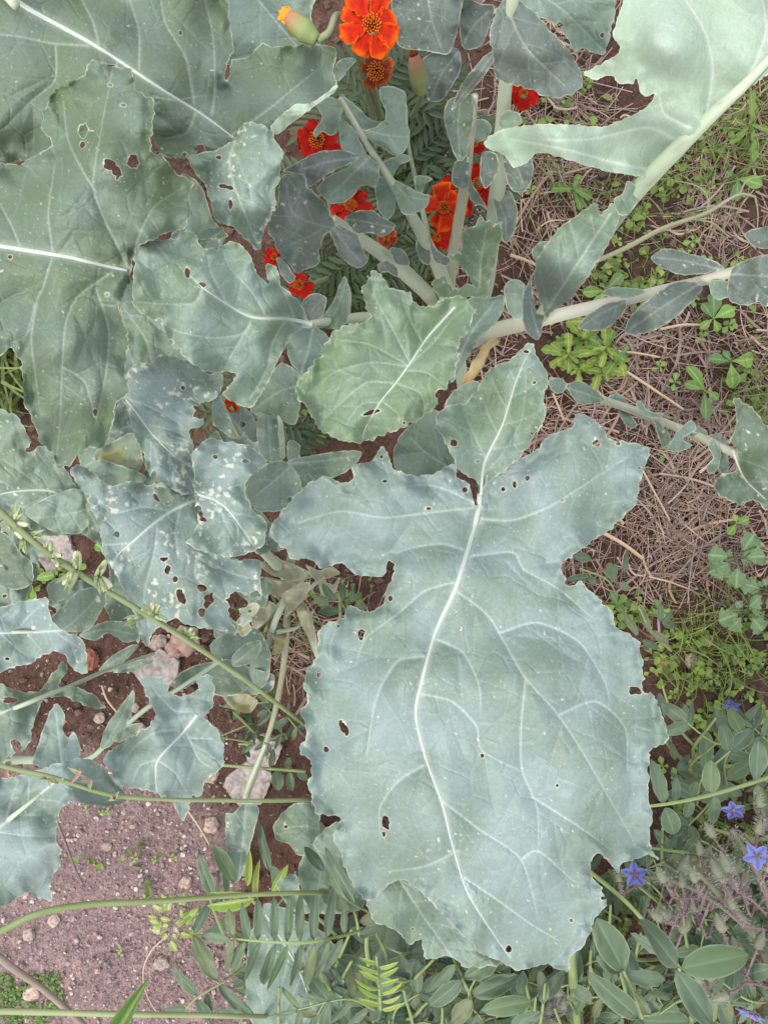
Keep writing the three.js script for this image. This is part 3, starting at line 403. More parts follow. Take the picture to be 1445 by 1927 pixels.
leaf(kale, { tone: 'grey', spots: 0.35, o: [796, 110, 830, 92, 862, 92, 868, 130, 852, 160, 832, 188, 806, 190, 798, 150], m: [860, 100, 830, 140, 812, 185], mw: [4, 2], d: [[830, 140, 0.76]] });
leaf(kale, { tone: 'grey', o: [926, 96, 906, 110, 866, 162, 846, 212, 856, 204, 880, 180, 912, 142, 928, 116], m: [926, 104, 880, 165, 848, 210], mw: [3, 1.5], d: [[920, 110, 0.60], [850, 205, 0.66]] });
leaf(kale, { label: 'dark spotted leaf on the slim stem', tone: 'green', spots: 0.5, o: [842, 190, 862, 180, 886, 176, 892, 210, 888, 250, 876, 296, 862, 304, 846, 270, 834, 222], m: [866, 300, 862, 240, 866, 190], mw: [3, 2], d: [[862, 240, 0.70]] });
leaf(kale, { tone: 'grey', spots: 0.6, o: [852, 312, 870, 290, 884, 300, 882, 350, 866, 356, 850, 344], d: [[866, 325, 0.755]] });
leaf(kale, { tone: 'mid', spots: 0.4, o: [884, 232, 906, 222, 926, 240, 916, 262, 892, 268, 884, 250], d: [[900, 246, 0.76]] });
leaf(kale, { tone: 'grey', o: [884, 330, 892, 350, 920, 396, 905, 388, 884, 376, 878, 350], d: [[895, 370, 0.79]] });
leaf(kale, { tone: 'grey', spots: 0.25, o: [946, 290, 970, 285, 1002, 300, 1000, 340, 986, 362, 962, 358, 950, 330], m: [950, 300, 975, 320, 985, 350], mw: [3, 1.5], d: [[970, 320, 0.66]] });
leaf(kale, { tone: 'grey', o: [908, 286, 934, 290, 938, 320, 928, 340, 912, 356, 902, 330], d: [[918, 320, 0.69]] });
leaf(kale, { tone: 'mid', o: [950, 208, 975, 212, 982, 232, 950, 246, 936, 232], d: [[955, 228, 0.63]] });
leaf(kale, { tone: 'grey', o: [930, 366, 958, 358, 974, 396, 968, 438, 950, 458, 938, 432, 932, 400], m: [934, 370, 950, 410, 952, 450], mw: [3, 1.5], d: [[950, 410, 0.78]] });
leaf(kale, { label: 'crinkled leaf among the stem bases', tone: 'young', dent: 6, wav: 0.006, puck: 0.008, o: [906, 404, 925, 420, 946, 414, 942, 460, 926, 515, 910, 545, 890, 540, 868, 500, 842, 482, 866, 470, 868, 432, 890, 425], m: [902, 545, 905, 490, 915, 430], mw: [5, 2], d: [[900, 480, 0.80], [905, 410, 0.75]] });
leaf(kale, { tone: 'young', dent: 5, o: [812, 530, 838, 520, 852, 540, 880, 535, 915, 520, 920, 555, 880, 562, 826, 560], d: [[860, 545, 0.88]] });
leaf(kale, { label: 'leaf folded round the slanting stem', tone: 'mid', o: [712, 168, 740, 162, 764, 178, 768, 235, 772, 256, 762, 285, 742, 294, 722, 280, 700, 268, 672, 240, 690, 244, 716, 232, 726, 218], m: [690, 245, 730, 255, 768, 258], mw: [3, 2], d: [[740, 200, 0.71], [740, 270, 0.67], [680, 245, 0.68]] });
leaf(kale, { tone: 'mid', o: [640, 176, 660, 190, 700, 225, 728, 228, 720, 218, 735, 240, 700, 250, 670, 240, 648, 210], d: [[680, 220, 0.69]] });
leaf(kale, { label: 'broad toothed leaf hanging beside the slanting stem', tone: 'mid', o: [636, 220, 668, 245, 692, 292, 714, 310, 708, 352, 682, 350, 655, 378, 622, 382, 596, 356, 620, 330, 660, 310, 642, 280], m: [695, 295, 660, 330, 620, 370], mw: [4, 2], d: [[690, 300, 0.69], [620, 370, 0.76], [640, 240, 0.72]] });
leaf(kale, { tone: 'grey', spots: 0.25, o: [532, 322, 560, 304, 600, 285, 640, 282, 678, 292, 664, 306, 620, 326, 584, 352, 565, 330], m: [678, 296, 620, 304, 560, 320], mw: [4, 2], d: [[678, 295, 0.68], [600, 310, 0.65], [540, 320, 0.66]] });
leaf(kale, { tone: 'mid', o: [588, 188, 622, 182, 646, 196, 640, 225, 632, 252, 620, 256, 606, 248, 594, 260, 588, 250, 606, 220], d: [[620, 220, 0.73]] });
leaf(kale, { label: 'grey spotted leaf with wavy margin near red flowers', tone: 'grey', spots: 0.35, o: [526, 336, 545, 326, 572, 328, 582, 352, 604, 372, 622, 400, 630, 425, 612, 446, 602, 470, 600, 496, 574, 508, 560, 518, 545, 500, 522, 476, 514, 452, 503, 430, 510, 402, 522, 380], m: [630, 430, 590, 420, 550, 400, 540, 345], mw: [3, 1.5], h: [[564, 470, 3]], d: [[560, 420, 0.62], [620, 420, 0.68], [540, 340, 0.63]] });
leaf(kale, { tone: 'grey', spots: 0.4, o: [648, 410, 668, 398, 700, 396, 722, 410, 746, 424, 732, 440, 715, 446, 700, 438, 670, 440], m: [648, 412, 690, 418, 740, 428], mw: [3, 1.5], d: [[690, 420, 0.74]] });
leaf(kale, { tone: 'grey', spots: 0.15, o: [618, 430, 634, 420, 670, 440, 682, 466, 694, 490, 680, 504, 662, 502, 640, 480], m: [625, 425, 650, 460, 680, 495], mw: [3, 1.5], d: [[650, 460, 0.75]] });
leaf(kale, { tone: 'mid', o: [706, 332, 728, 336, 744, 366, 742, 400, 728, 414, 712, 396, 705, 360], d: [[725, 375, 0.76]] });
leaf(kale, { tone: 'mid', o: [738, 336, 760, 346, 790, 362, 808, 368, 806, 386, 790, 398, 764, 406, 750, 390, 742, 362], m: [740, 345, 770, 370, 805, 376], mw: [3, 1.5], d: [[770, 372, 0.735]] });
leaf(kale, { tone: 'mid', o: [722, 304, 760, 290, 776, 300, 752, 312, 738, 334, 730, 325], d: [[745, 310, 0.78]] });
leaf(kale, { tone: 'mid', o: [780, 332, 800, 330, 814, 338, 800, 346, 794, 362, 782, 360], d: [[795, 345, 0.83]] });
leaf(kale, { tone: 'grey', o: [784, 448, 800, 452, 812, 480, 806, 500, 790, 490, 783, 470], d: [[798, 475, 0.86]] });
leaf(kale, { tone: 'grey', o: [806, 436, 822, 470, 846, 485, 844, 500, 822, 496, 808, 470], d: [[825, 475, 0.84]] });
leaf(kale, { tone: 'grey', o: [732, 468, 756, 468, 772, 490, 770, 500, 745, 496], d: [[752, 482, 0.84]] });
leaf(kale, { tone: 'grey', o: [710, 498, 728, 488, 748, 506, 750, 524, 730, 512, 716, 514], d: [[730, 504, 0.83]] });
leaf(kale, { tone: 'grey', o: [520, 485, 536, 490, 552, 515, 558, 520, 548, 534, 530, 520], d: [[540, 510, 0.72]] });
// leaves along the stem that runs off sideways
leaf(kale, { label: 'spoon shaped leaf under the sideways stem', tone: 'grey', o: [1086, 618, 1104, 594, 1134, 574, 1176, 564, 1178, 580, 1164, 600, 1132, 622], m: [1176, 568, 1130, 590, 1092, 616], mw: [3, 1.5], d: [[1130, 595, 0.78]] });
leaf(kale, { tone: 'mid', o: [1130, 552, 1150, 540, 1184, 541, 1220, 548, 1192, 560, 1150, 560], d: [[1165, 550, 0.76]] });
leaf(kale, { label: 'long leaf drooping from the sideways stem', tone: 'grey', spots: 0.2, o: [1175, 625, 1184, 598, 1212, 568, 1262, 534, 1300, 528, 1322, 540, 1312, 558, 1270, 598, 1230, 622, 1196, 630], m: [1316, 534, 1250, 575, 1182, 622], mw: [4, 2], d: [[1310, 538, 0.73], [1240, 580, 0.70], [1180, 622, 0.73]] });
leaf(kale, { tone: 'grey', spots: 0.25, o: [1224, 486, 1250, 466, 1296, 476, 1346, 492, 1362, 506, 1330, 514, 1286, 518, 1246, 505], m: [1360, 508, 1290, 492, 1232, 484], mw: [4, 2], d: [[1350, 508, 0.71], [1240, 485, 0.69]] });
leaf(kale, { tone: 'grey', spots: 0.35, label: 'wide grey leaf at the end of the sideways stem', o: [1368, 530, 1378, 504, 1404, 488, 1450, 478, 1520, 490, 1510, 560, 1440, 578, 1425, 568, 1404, 576, 1372, 566], m: [1366, 516, 1440, 520, 1510, 530], mw: [4, 2], d: [[1380, 530, 0.69], [1450, 520, 0.66]] });
leaf(kale, { tone: 'grey', spots: 0.45, o: [1400, 440, 1420, 430, 1470, 425, 1470, 465, 1430, 468, 1412, 460], d: [[1440, 448, 0.70]] });
leaf(kale, { tone: 'mid', o: [1334, 530, 1366, 528, 1374, 556, 1350, 566, 1338, 555], d: [[1354, 545, 0.74]] });
{ // dried side stalk with thin branches
  const dry = [[0.25, 0.27, 0.15], [0.34, 0.34, 0.21]];
  stem(kale, [[1120, 492, 0.92, 4.5], [1180, 465, 0.95, 4.5], [1250, 428, 0.97, 4], [1330, 400, 0.98, 3.4], [1390, 366, 0.98, 2.6], [1420, 370, 0.99, 2]], dry, 'side_stalk');
  for (const r of [[[1330, 400], [1330, 370], [1310, 350], [1270, 340]], [[1300, 412], [1340, 420], [1370, 445]], [[1390, 366], [1405, 340], [1440, 330]], [[1420, 370], [1425, 400], [1424, 430]]]) stem(kale, r.map(([x, y], i) => [x, y, 0.98 + i * 0.012, 1.8 - i * 0.35]), dry, 'side_branch');
}

// left hand plant
const kaleL = thing('kale_plant', 'kale with two very large overlapping leaves ribbed with thick pale midribs', 'kale');
stem(kaleL, [[-120, 380, 1.14, 30], [-130, 340, 0.9, 26], [-160, 250, 0.6, 22]]);
stem(kaleL, [[-130, 340, 0.85, 14], [-80, 440, 0.53, 11], [0, 462, 0.487, 9]], PALE, 'petiole');
stem(kaleL, [[-150, 280, 0.8, 14], [-90, -20, 0.62, 12], [0, -20, 0.55, 10], [30, 10, 0.54, 9]], PALE, 'petiole');
leaf(kaleL, { label: 'broad dull leaf with a long diagonal midrib', tone: 'green', wav: 0.005, puck: 0.006, spots: 0.07, dent: 4, mw: [13, 4], vw: 5,
  o: [-80, -60, 0, -60, 200, -60, 360, -60, 420, -50, 432, 0, 434, 40, 440, 95, 424, 132, 428, 152, 436, 112, 466, 106, 494, 80, 512, 86, 560, 84, 610, 84, 634, 92, 630, 130, 634, 162, 616, 186, 570, 214, 512, 244, 480, 262, 444, 262, 420, 290, 380, 285, 350, 300, 300, 290, 280, 250, 180, 260, 100, 280, 60, 300, 20, 308, -20, 300, -90, 280],
  m: [10, -15, 60, 20, 180, 86, 300, 165, 380, 215, 444, 262], v: [[186, 84, 175, 40, 155, 0, 150, -40], [365, 195, 350, 110, 310, 40, 300, -40], [400, 215, 405, 150, 400, 60, 385, 0], [262, 130, 262, 60, 245, 0, 245, -50], [170, 86, 100, 82, 30, 68, -60, 60], [105, 88, 104, 150, 60, 190, 10, 240], [290, 180, 330, 188, 380, 180], [440, 250, 500, 210, 560, 160, 600, 130], [370, 210, 350, 250, 300, 262], [300, 190, 260, 210, 180, 240]],
  h: [[412, 298, 6, 4], [378, 280, 7, 8], [340, 62, 3, 4], [210, 128, 9, 7], [348, 290, 4]], d: [[20, 0, 0.555], [180, 86, 0.545], [300, 165, 0.535], [440, 260, 0.53], [0, 200, 0.55], [40, 300, 0.575], [300, 20, 0.58], [420, 30, 0.605], [180, -40, 0.59], [620, 100, 0.59], [560, 210, 0.555], [330, 290, 0.56], [250, 240, 0.545], [430, 150, 0.565]] });
leaf(kaleL, { tone: 'under', o: [508, 238, 530, 215, 556, 196, 590, 192, 634, 158, 632, 172, 590, 202, 550, 232, 520, 254], d: [[520, 245, 0.545], [560, 205, 0.535], [630, 165, 0.545]] });
leaf(kaleL, { label: 'leaf tip bent down and bleached with feeding marks', tone: 'mid', spots: 0.75, wav: 0.005, o: [440, 262, 450, 240, 474, 228, 505, 240, 520, 262, 534, 285, 530, 310, 526, 345, 518, 360, 522, 385, 508, 412, 496, 440, 490, 472, 470, 460, 440, 430, 405, 414, 396, 380, 380, 340, 356, 310, 356, 290, 400, 282], m: [444, 264, 432, 300, 440, 345, 460, 400, 488, 465], mw: [5, 2], h: [[428, 352, 12, 4, 0.3], [434, 384, 4, 9], [412, 296, 5, 4], [418, 350, 5, 4]], d: [[444, 262, 0.522], [500, 280, 0.505], [440, 360, 0.51], [490, 465, 0.55], [370, 310, 0.535]] });
leaf(kaleL, { label: 'drooping leaf with chewed holes and a pale midrib', tone: 'green', wav: 0.005, puck: 0.006, spots: 0.12, mw: [11, 13], vw: 4.5, dent: 4.5,
  o: [164, 118, 176, 112, 208, 122, 250, 130, 257, 168, 290, 190, 286, 284, 306, 290, 336, 326, 365, 340, 358, 366, 360, 400, 348, 430, 300, 446, 258, 470, 248, 510, 240, 545, 226, 572, 234, 602, 243, 640, 238, 700, 246, 736, 220, 760, 216, 790, 206, 822, 196, 842, 170, 846, 150, 856, 136, 876, 108, 880, 96, 852, 72, 830, 66, 800, 46, 760, 38, 682, 20, 656, 0, 670, -120, 640, -180, 460, -120, 300, 0, 306, 36, 310, 60, 294, 96, 272, 78, 240, 86, 200, 106, 166, 132, 154, 160, 136],
  m: [-60, 452, 0, 463, 70, 474, 130, 484, 190, 498, 246, 511], v: [[244, 508, 200, 420, 176, 350, 190, 250, 212, 130], [222, 506, 150, 555, 124, 610, 117, 700, 114, 780, 108, 860], [100, 480, 82, 540, 68, 570, 50, 630, 20, 645], [245, 505, 260, 450, 290, 390, 350, 350], [180, 360, 150, 310, 128, 260, 120, 190], [100, 478, 92, 400, 104, 310], [180, 540, 205, 620, 200, 700, 180, 800], [40, 468, 20, 420, -20, 350], [117, 690, 160, 720, 180, 790], [70, 570, 60, 640, 75, 760]],
  h: [[158, 246, 8, 13, 0.1], [156, 273, 5, 6], [251, 305, 10, 12], [207, 310, 12, 10], [219, 322, 8, 15, -0.5], [232, 198, 5, 3], [202, 554, 4], [208, 160, 4, 3], [20, 483, 4], [180, 777, 4, 7]], d: [[245, 510, 0.495], [130, 484, 0.478], [0, 463, 0.485], [-120, 460, 0.50], [170, 130, 0.49], [280, 240, 0.475], [200, 300, 0.455], [90, 240, 0.505], [350, 370, 0.50], [280, 420, 0.475], [120, 400, 0.465], [0, 330, 0.505], [120, 640, 0.475], [230, 650, 0.51], [110, 870, 0.555], [200, 830, 0.545], [50, 720, 0.515], [0, 600, 0.49], [170, 720, 0.50]] });
leaf(kaleL, { tone: 'mid', o: [340, 330, 380, 350, 400, 410, 430, 445, 380, 450, 350, 440], d: [[380, 400, 0.70]] });
leaf(kaleL, { tone: 'mid', o: [370, 448, 384, 430, 424, 428, 410, 442, 386, 452], d: [[395, 440, 0.60]] });
leaf(kaleL, { label: 'dark leaf behind the flower bud', tone: 'mid', o: [420, -40, 600, -60, 586, 30, 602, 80, 560, 110, 500, 118, 420, 120, 400, 40], m: [470, -20, 520, 40, 570, 100], mw: [5, 2], d: [[510, 40, 0.66]] });
leaf(kaleL, { tone: 'mid', o: [628, 150, 632, 120, 650, 108, 672, 112, 655, 132, 640, 152], d: [[645, 130, 0.64]] });
leaf(kaleL, { tone: 'mid', label: 'bluish leaf in the dark gap', o: [226, 560, 255, 570, 290, 610, 330, 640, 322, 668, 285, 690, 260, 700, 240, 650], m: [232, 580, 270, 630, 285, 680], mw: [4, 2], d: [[270, 630, 0.66]] });
leaf(kaleL, { tone: 'mid', o: [210, 520, 330, 590, 360, 680, 240, 760, 180, 700], d: [[270, 640, 0.78]] });

// ragged, heavily eaten plant
const kaleE = thing('kale_plant', 'ragged kale full of holes and white feeding marks beside the stony path', 'kale');
stem(kaleE, [[560, 1120, 1.14, 14], [540, 1085, 1.02, 11], [470, 1010, 0.8, 9], [400, 935, 0.67, 7]]);
stem(kaleE, [[540, 1090, 1.02, 9], [560, 980, 0.92, 8], [545, 880, 0.84, 7], [560, 860, 0.80, 6]]);
stem(kaleE, [[560, 1120, 1.05, 8], [548, 1090, 1.0, 7], [535, 1130, 0.97, 6.5], [517, 1173, 0.96, 6], [500, 1230, 0.98, 5]]);
stem(kaleE, [[560, 1110, 1.05, 9], [566, 1145, 1.0, 9], [584, 1190, 1.0, 8], [602, 1240, 1.02, 7]]);
stem(kaleE, [[545, 1130, 1.04, 7], [540, 1175, 1.0, 6.5], [535, 1245, 1.0, 6], [520, 1330, 0.98, 5], [500, 1400, 0.97, 5], [464, 1500, 0.96, 5]], [[0.36, 0.38, 0.24], [0.46, 0.46, 0.33]]);
stem(kaleE, [[560, 1110, 1.05, 8], [500, 1165, 1.0, 6], [440, 1215, 0.97, 5], [390, 1262, 0.95, 5], [330, 1300, 0.92, 5]], GRN);
for (const r of [[[500, 1052], [545, 1062], [600, 1088]], [[492, 1060], [530, 1082], [570, 1100]], [[575, 1078], [560, 1110], [530, 1140]], [[610, 1085], [575, 1115], [540, 1160]], [[500, 1090], [540, 1095], [580, 1085]], [[520, 1190], [560, 1180], [590, 1150]]]) stem(kaleE, r.map(([x, y], i) => [x, y, 0.96 + i * 0.02, 4.5 - i * 0.8]), PALE, 'leaf_stub');
for (const [o, y, d] of [[[490, 1066, 520, 1058, 560, 1070, 590, 1084, 560, 1092, 515, 1084], 0.1, 0.95], [[500, 1092, 540, 1096, 575, 1110, 552, 1130, 510, 1118], 0.25, 0.97], [[530, 1120, 560, 1100, 585, 1096, 575, 1124, 545, 1150], 0, 0.94], [[500, 1178, 520, 1165, 540, 1190, 532, 1225, 512, 1232, 516, 1205], 0.5, 0.97], [[555, 1140, 575, 1135, 590, 1170, 596, 1210, 580, 1200, 565, 1170], 0.05, 0.985], [[575, 1062, 600, 1072, 625, 1066, 640, 1080, 612, 1090, 590, 1090], 0.3, 0.96], [[470, 1150, 500, 1130, 520, 1140, 505, 1165, 480, 1185], 0, 0.93], [[413, 1302, 440, 1296, 486, 1318, 470, 1342, 440, 1335], 0.6, 0.98], [[600, 1090, 625, 1100, 640, 1085, 632, 1115, 606, 1122], 0.2, 1.0]]) leaf(kaleE, { tone: 'dry', yellow: y, spots: 0.2, wav: 0.01, o, d: [[o[0], o[1], d - 0.012], [o[4], o[5], d + 0.012]] });
leaf(kaleE, { tone: 'mid', spots: 0.5, wav: 0.008, o: [396, 1250, 430, 1240, 470, 1255, 516, 1270, 510, 1300, 470, 1308, 420, 1296, 398, 1280], m: [400, 1265, 460, 1278, 512, 1285], mw: [3, 1.5], h: [[470, 1290, 7, 5]], d: [[420, 1270, 0.93], [500, 1285, 0.96]] });
leaf(kaleE, { tone: 'mid', spots: 0.4, wav: 0.008, o: [190, 1110, 220, 1075, 262, 1090, 270, 1140, 258, 1190, 225, 1180, 200, 1150], m: [255, 1185, 230, 1130, 220, 1085], mw: [3, 1.5], d: [[220, 1110, 0.80], [260, 1180, 0.84]] });
leaf(kaleE, { tone: 'mid', spots: 0.4, wav: 0.008, o: [205, 1030, 235, 1040, 250, 1080, 240, 1130, 215, 1120, 205, 1070], d: [[225, 1080, 0.76]] });
leaf(kaleE, { label: 'sagging leaf peppered with white marks', tone: 'blue', spots: 0.95, wav: 0.006, puck: 0.008, mw: [8, 4], o: [226, 740, 246, 690, 262, 680, 284, 682, 300, 666, 350, 676, 390, 702, 420, 704, 414, 742, 396, 756, 365, 766, 388, 796, 358, 812, 366, 842, 366, 880, 372, 932, 330, 926, 284, 902, 272, 862, 250, 812, 240, 772], m: [232, 742, 290, 820, 330, 858, 370, 886], h: [[345, 730, 4], [290, 896, 5, 9], [375, 780, 10, 8]], d: [[240, 720, 0.60], [330, 700, 0.58], [290, 800, 0.60], [370, 890, 0.63], [410, 720, 0.60], [370, 780, 0.61]] });
leaf(kaleE, { label: 'bleached leaf lying over the eaten one', tone: 'blue', spots: 0.9, wav: 0.006, puck: 0.008, mw: [6, 2], o: [362, 852, 378, 836, 396, 822, 424, 830, 466, 836, 504, 868, 482, 890, 470, 898, 462, 930, 482, 962, 503, 985, 497, 1025, 466, 1042, 425, 1050, 372, 1035, 350, 1020, 370, 990, 366, 930], m: [372, 930, 420, 950, 460, 1000, 480, 1030], h: [[406, 860, 5, 4], [462, 868, 6, 4], [376, 962, 5, 12, -0.3], [382, 978, 7, 4]], d: [[370, 900, 0.59], [440, 860, 0.575], [420, 960, 0.57], [490, 1010, 0.595], [400, 1040, 0.59]] });
leaf(kaleE, { label: 'wide leaf riddled with holes', tone: 'blue', spots: 0.85, wav: 0.006, puck: 0.009, mw: [9, 3], vw: 4, o: [130, 886, 142, 874, 166, 880, 206, 912, 240, 905, 282, 912, 300, 905, 370, 930, 380, 990, 430, 1048, 490, 1054, 490, 1092, 494, 1120, 480, 1160, 446, 1190, 410, 1186, 360, 1180, 330, 1165, 294, 1186, 276, 1218, 262, 1190, 250, 1150, 216, 1080, 196, 1050, 184, 990, 160, 932],
  m: [368, 942, 330, 958, 290, 985, 250, 1020, 222, 1045, 208, 1070], v: [[320, 962, 270, 955, 210, 965, 180, 930], [296, 985, 290, 1040, 272, 1120, 280, 1180], [340, 955, 330, 1000, 335, 1050], [370, 1050, 370, 1090, 420, 1130, 460, 1150], [240, 1022, 200, 1026], [370, 1050, 440, 1080, 480, 1090]],
  h: [[305, 930, 14, 17, -0.4], [316, 940, 8, 10], [220, 1006, 6, 6], [316, 1072, 5, 9], [330, 1090, 5, 6], [341, 1122, 8, 14, -0.4], [380, 1106, 8, 8], [393, 1130, 9, 13, 0.4], [380, 1152, 6, 8], [448, 1130, 22, 14], [442, 1156, 11, 22, -0.2], [480, 1118, 10, 6], [309, 1052, 8, 4], [450, 1182, 7, 6], [164, 934, 5, 3]], d: [[368, 940, 0.635], [290, 985, 0.62], [210, 1060, 0.62], [140, 885, 0.62], [230, 930, 0.615], [270, 1190, 0.67], [350, 1100, 0.62], [470, 1080, 0.635], [440, 1180, 0.66]] });
leaf(kaleE, { tone: 'dry', label: 'yellowed flap of the riddled leaf', yellow: 0.35, spots: 0.5, wav: 0.009, o: [450, 1196, 446, 1170, 460, 1148, 476, 1134, 490, 1140, 482, 1156, 470, 1166, 474, 1184, 462, 1198], h: [[470, 1150, 5, 3]], d: [[455, 1190, 0.665], [480, 1140, 0.635]] });
leaf(kaleE, { tone: 'mid', spots: 0.6, label: 'yellowing leaf strip', yellow: 0.5, o: [400, 740, 416, 748, 430, 780, 445, 810, 452, 822, 436, 826, 410, 806, 400, 790], d: [[425, 785, 0.64]] });
leaf(kaleE, { tone: 'mid', spots: 0.6, yellow: 0.25, o: [380, 840, 408, 810, 420, 830, 424, 850, 396, 850], d: [[405, 832, 0.60]] });
leaf(kaleE, { tone: 'mid', spots: 0.3, o: [484, 790, 504, 770, 522, 780, 530, 800, 536, 862, 506, 870, 486, 850], m: [510, 865, 506, 820, 504, 780], mw: [3, 1.5], d: [[510, 820, 0.75]] });
leaf(kaleE, { tone: 'under', o: [522, 780, 532, 792, 538, 860, 526, 862, 524, 820], d: [[530, 820, 0.735]] });
leaf(kaleE, { tone: 'mid', spots: 0.5, label: 'spotted leaf tucked beside the huge lobed one', o: [462, 920, 486, 880, 532, 866, 560, 890, 570, 928, 548, 956, 510, 964, 478, 958], m: [545, 880, 510, 910, 480, 935], mw: [4, 2], h: [[545, 945, 7, 9]], d: [[510, 915, 0.70]] });
leaf(kaleE, { tone: 'mid', spots: 0.4, o: [540, 868, 590, 856, 640, 848, 682, 850, 664, 880, 620, 902, 584, 910, 560, 892], m: [542, 872, 600, 868, 670, 858], mw: [4, 2], h: [[580, 900, 8, 7]], d: [[600, 875, 0.73]] });
leaf(kaleE, { tone: 'mid', o: [540, 832, 552, 828, 566, 840, 560, 866, 542, 866], d: [[552, 850, 0.78]] });
leaf(kaleE, { tone: 'mid', spots: 0.45, yellow: 0.35, label: 'withered yellow patched leaf', o: [180, 850, 215, 830, 250, 815, 270, 870, 240, 900, 190, 880], d: [[220, 860, 0.70]] });
leaf(kaleE, { tone: 'mid', o: [160, 880, 190, 865, 240, 880, 275, 895, 260, 915, 200, 920], d: [[215, 895, 0.69]] });
leaf(kaleE, { tone: 'mid', spots: 0.5, o: [-20, 770, 30, 780, 60, 830, 50, 850, 90, 838, 130, 890, 160, 945, 168, 1000, 120, 1008, 80, 1010, 40, 985, -60, 960, -80, 820], m: [165, 960, 100, 925, 30, 925, -40, 940], mw: [6, 4], d: [[100, 920, 0.68], [0, 850, 0.67], [150, 990, 0.72]], label: 'mottled leaf under the drooping one' });
leaf(kaleE, { tone: 'mid', spots: 0.4, o: [48, 965, 90, 935, 145, 918, 162, 935, 166, 985, 150, 1004, 100, 1000], m: [160, 960, 110, 970, 60, 975], mw: [3, 2], d: [[110, 965, 0.665]] });
leaf(kaleE, { tone: 'green', o: [-20, 1000, 20, 1010, 40, 1040, 62, 1060, 60, 1100, 20, 1110, -30, 1080], d: [[20, 1060, 0.85]] });
leaf(kaleE, { tone: 'mid', o: [90, 1100, 120, 1085, 140, 1100, 120, 1130, 95, 1130], d: [[115, 1110, 0.9]] });

// lower, older leaves of the same plant, ragged and overlapping
for (const [x, y, r, d] of [[205, 835, 62, 0.80], [275, 790, 70, 0.76], [445, 800, 52, 0.86], [505, 745, 50, 0.90], [455, 885, 62, 0.80], [560, 930, 56, 0.88], [330, 905, 66, 0.78], [165, 960, 60, 0.82], [40, 1030, 62, 0.84], [20, 1115, 56, 0.86], [150, 1125, 54, 0.90], [250, 1150, 52, 0.90], [480, 1000, 54, 0.82], [430, 1205, 50, 0.99], [470, 1095, 46, 0.92], [350, 470, 60, 0.80], [230, 1010, 50, 0.86]]) {
  const o = [], n = 13, a0 = rr(0, 6.28), e = rr(0.6, 0.8); for (let i = 0; i < n; i++) { const a = i / n * 6.2832, q = r * (1 + (i % 2 ? 0.12 : -0.14) + rr(-0.1, 0.1)), u = Math.cos(a) * q * 1.15, v = Math.sin(a) * q * e; o.push(x + u * Math.cos(a0) - v * Math.sin(a0), y + u * Math.sin(a0) + v * Math.cos(a0)); }
  const ux = Math.cos(a0) * r, uy = Math.sin(a0) * r;
  leaf(kaleE, { tone: 'mid', spots: 0.45, wav: 0.01, o, dent: 4, m: [x - ux, y - uy, x, y, x + ux * 0.9, y + uy * 0.9], mw: [5, 2], h: [[x + rr(-20, 20), y + rr(-15, 15), rr(3, 8), rr(3, 8)], [x + rr(-30, 30), y + rr(-20, 20), rr(3, 6), rr(3, 6)]], d: [[x - ux, y - uy, d + 0.02], [x, y, d], [x + ux, y + uy, d + rr(0, 0.03)]] });
}

// low plant along the path
const kaleP = thing('kale_plant', 'small low kale with narrow branching stems spreading over the gravel', 'kale');
stem(kaleP, [[-60, 1400, 1.14, 14], [-40, 1370, 0.9, 12], [0, 1344, 0.715, 5.5], [60, 1320, 0.70, 4.5], [135, 1290, 0.735, 4], [200, 1262, 0.80, 3.5], [290, 1230, 0.9, 3]], PALE);
stem(kaleP, [[-60, 1420, 1.1, 14], [-40, 1580, 0.75, 10], [0, 1556, 0.625, 6], [60, 1508, 0.62, 3], [100, 1476, 0.63, 1]], PALE, 'petiole');
stem(kaleP, [[-80, 1300, 1.1, 14], [-60, 1200, 0.75, 10], [0, 1190, 0.645, 5], [60, 1189, 0.645, 2], [90, 1187, 0.65, 1]], PALE, 'petiole');
stem(kaleP, [[-60, 1430, 1.1, 10], [60, 1430, 0.98, 8], [160, 1430, 0.95, 4.5], [210, 1390, 0.9, 4.5], [280, 1330, 0.87, 4.5], [345, 1290, 0.86, 4], [420, 1240, 0.87, 3.5]], GRN);
leaf(kaleP, { label: 'leaf with bright midrib at the path edge', tone: 'blue', spots: 0.55, mw: [8, 3], o: [-90, 1140, 0, 1140, 50, 1130, 90, 1124, 96, 1160, 118, 1184, 142, 1192, 162, 1212, 166, 1268, 140, 1262, 116, 1230, 86, 1232, 60, 1250, 30, 1255, 0, 1268, -90, 1280], m: [-40, 1193, 0, 1191, 60, 1190, 118, 1186], h: [[15, 1240, 5, 3]], d: [[0, 1190, 0.635], [115, 1187, 0.63], [160, 1260, 0.67], [40, 1140, 0.65], [60, 1240, 0.66]] });
leaf(kaleP, { tone: 'mid', spots: 0.55, o: [95, 1165, 120, 1140, 150, 1110, 196, 1106, 200, 1135, 186, 1160, 168, 1186, 130, 1190, 110, 1184], m: [120, 1186, 160, 1150, 195, 1110], mw: [3, 2], d: [[150, 1150, 0.70]] });
